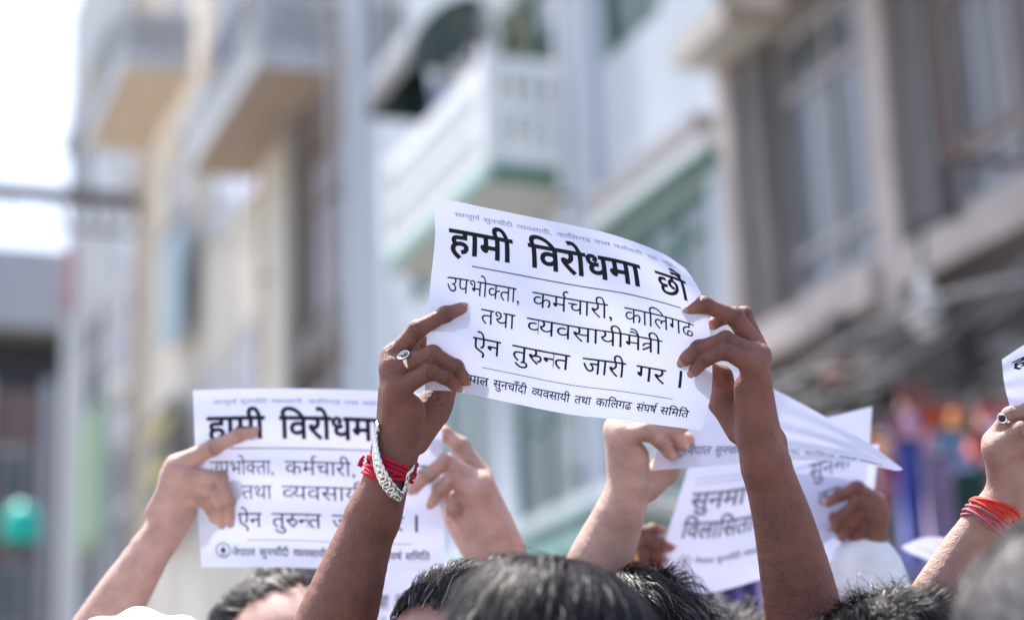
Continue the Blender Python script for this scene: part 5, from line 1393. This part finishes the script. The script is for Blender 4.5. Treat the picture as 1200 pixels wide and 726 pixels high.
def cloth(name, px, py, d, wpx, hpx, col, label, folds=5, tilt=0.):
    c = pt(px, py, d); w_ = wpx * d / FPX; h_ = hpx * d / FPX
    e = empty(name, c, SA * .5 + tilt, label=label, cat='cloth'); n, m_ = 24, 12; V = []
    for i in range(n):
        for j in range(m_):
            u, v = i / (n - 1) - .5, j / (m_ - 1)
            V.append((u * w_ * (1 + .15 * v * math.sin(i)), .05 * math.sin(u * folds * 6.28 + v) * (.4 + v) + .03, h_ * (.5 - v) - .04 * abs(u) * math.cos(u * 9)))
    V2 = [(x, y + .004, z) for x, y, z in V]; F = [(i * m_ + j, i * m_ + j + 1, (i + 1) * m_ + j + 1, (i + 1) * m_ + j) for i in range(n - 1) for j in range(m_ - 1)]
    mb = MB(); mb.add(V, F); mb.build('cloth_panel', pm(name + '_cloth', col, rough=.8, var=.2, scale=5.5, col2=tuple(.45 * a + .55 * b_ for a, b_ in zip(col, random.Random(px + py).choice([(.7, .68, .7), (.08, .08, .1), (.5, .3, .3), (.3, .3, .5)])))), e, smooth=True)
    mb = MB(); mb.tube([(-w_ * .55, .03, h_ * .5 + .01), (w_ * .55, .03, h_ * .5 + .01)], .015, 6); mb.build('rail', iron, e)
for a in [('hanging_cloth', 1105, 490, 9.0, 66, 34, (.80, .16, .05), 'orange cloth strung above the market goods at right'),
          ('hanging_cloth', 1172, 484, 9.3, 50, 28, (.80, .17, .06), 'smaller orange cloth near the hand at the right edge'),
          ('hanging_cloth', 1075, 590, 8.0, 34, 150, (.03, .09, .55), 'long royal blue cloth hanging behind the small folded leaflet'),
          ('hanging_cloth', 1064, 510, 9.5, 50, 50, (.55, .24, .30), 'dusty pink cloth beside the orange one'),
          ('hanging_cloth', 1106, 600, 7.8, 38, 130, (.42, .28, .42), 'mauve patterned cloth right of the blue one'),
          ('hanging_cloth', 1140, 590, 8.4, 44, 130, (.03, .14, .10), 'dark green cloth hanging below the pale blue one'),
          ('hanging_cloth', 1122, 528, 8.2, 50, 44, (.30, .48, .70), 'pale blue cloth above the dark green one'),
          ('hanging_cloth', 1149, 520, 8.0, 24, 26, (.75, .16, .12), 'small red cloth patch between pale blue cloth and the hand'),
          ('hanging_cloth', 1046, 560, 8.6, 26, 40, (.60, .08, .16), 'crimson cloth left of the royal blue one'),
          ('hanging_cloth', 1046, 640, 8.8, 40, 110, (.45, .48, .52), 'pale grey cloth low behind the white sleeve'),
          ('hanging_cloth', 1075, 466, 10.5, 40, 30, (.35, .10, .08), 'dark red cloth above the orange one')]:
    cloth(*a)
cloth('hanging_cloth', 850, 695, 3.1, 130, 44, (.12, .09, .30), 'purple cloth behind the curly head below the wide leaflet')

ms = empty('market_stall', pt(1120, 700, 8.6) * np.array([1, 1, 0]), SA, label='market stall heaped with many small coloured goods, behind the hanging cloths at right', cat='market stall')
_o = np.array(ms.location); rg = random.Random(3)
mb = MB(); mb.box(-.75, .65, -.1, .5, 0, 1.1); mb.build('counter', greycol, ms)
for x in (-.72, .62):
    mb = MB(); mb.box(x - .03, x + .03, .44, .5, 1.1, 3.4); mb.build('post', iron, ms)
for k, c in enumerate([(.05, .10, .42), (.55, .08, .08), (.62, .60, .60), (.10, .10, .12), (.05, .26, .18), (.58, .24, .08), (.36, .20, .34), (.28, .40, .52), (.62, .40, .36)]):
    mb = MB()
    for q in range(26):
        x, z, y = rg.uniform(-.7, .6), rg.uniform(2.1, 3.28), rg.uniform(-.05, .4); w_, h_ = rg.uniform(.015, .055), rg.uniform(.02, .09)
        mb.prism([(x - w_, z), (x - w_ * .6, z - h_), (x + w_ * .7, z - h_ * .9), (x + w_, z + h_ * .2), (x + w_ * .2, z + h_), (x - w_ * .8, z + h_ * .8)], y, y + .05, axis=1)
    tag(mb.build('goods', pm('goods_%d' % k, c, rough=.7, var=.3, scale=9), ms), kind='stuff')
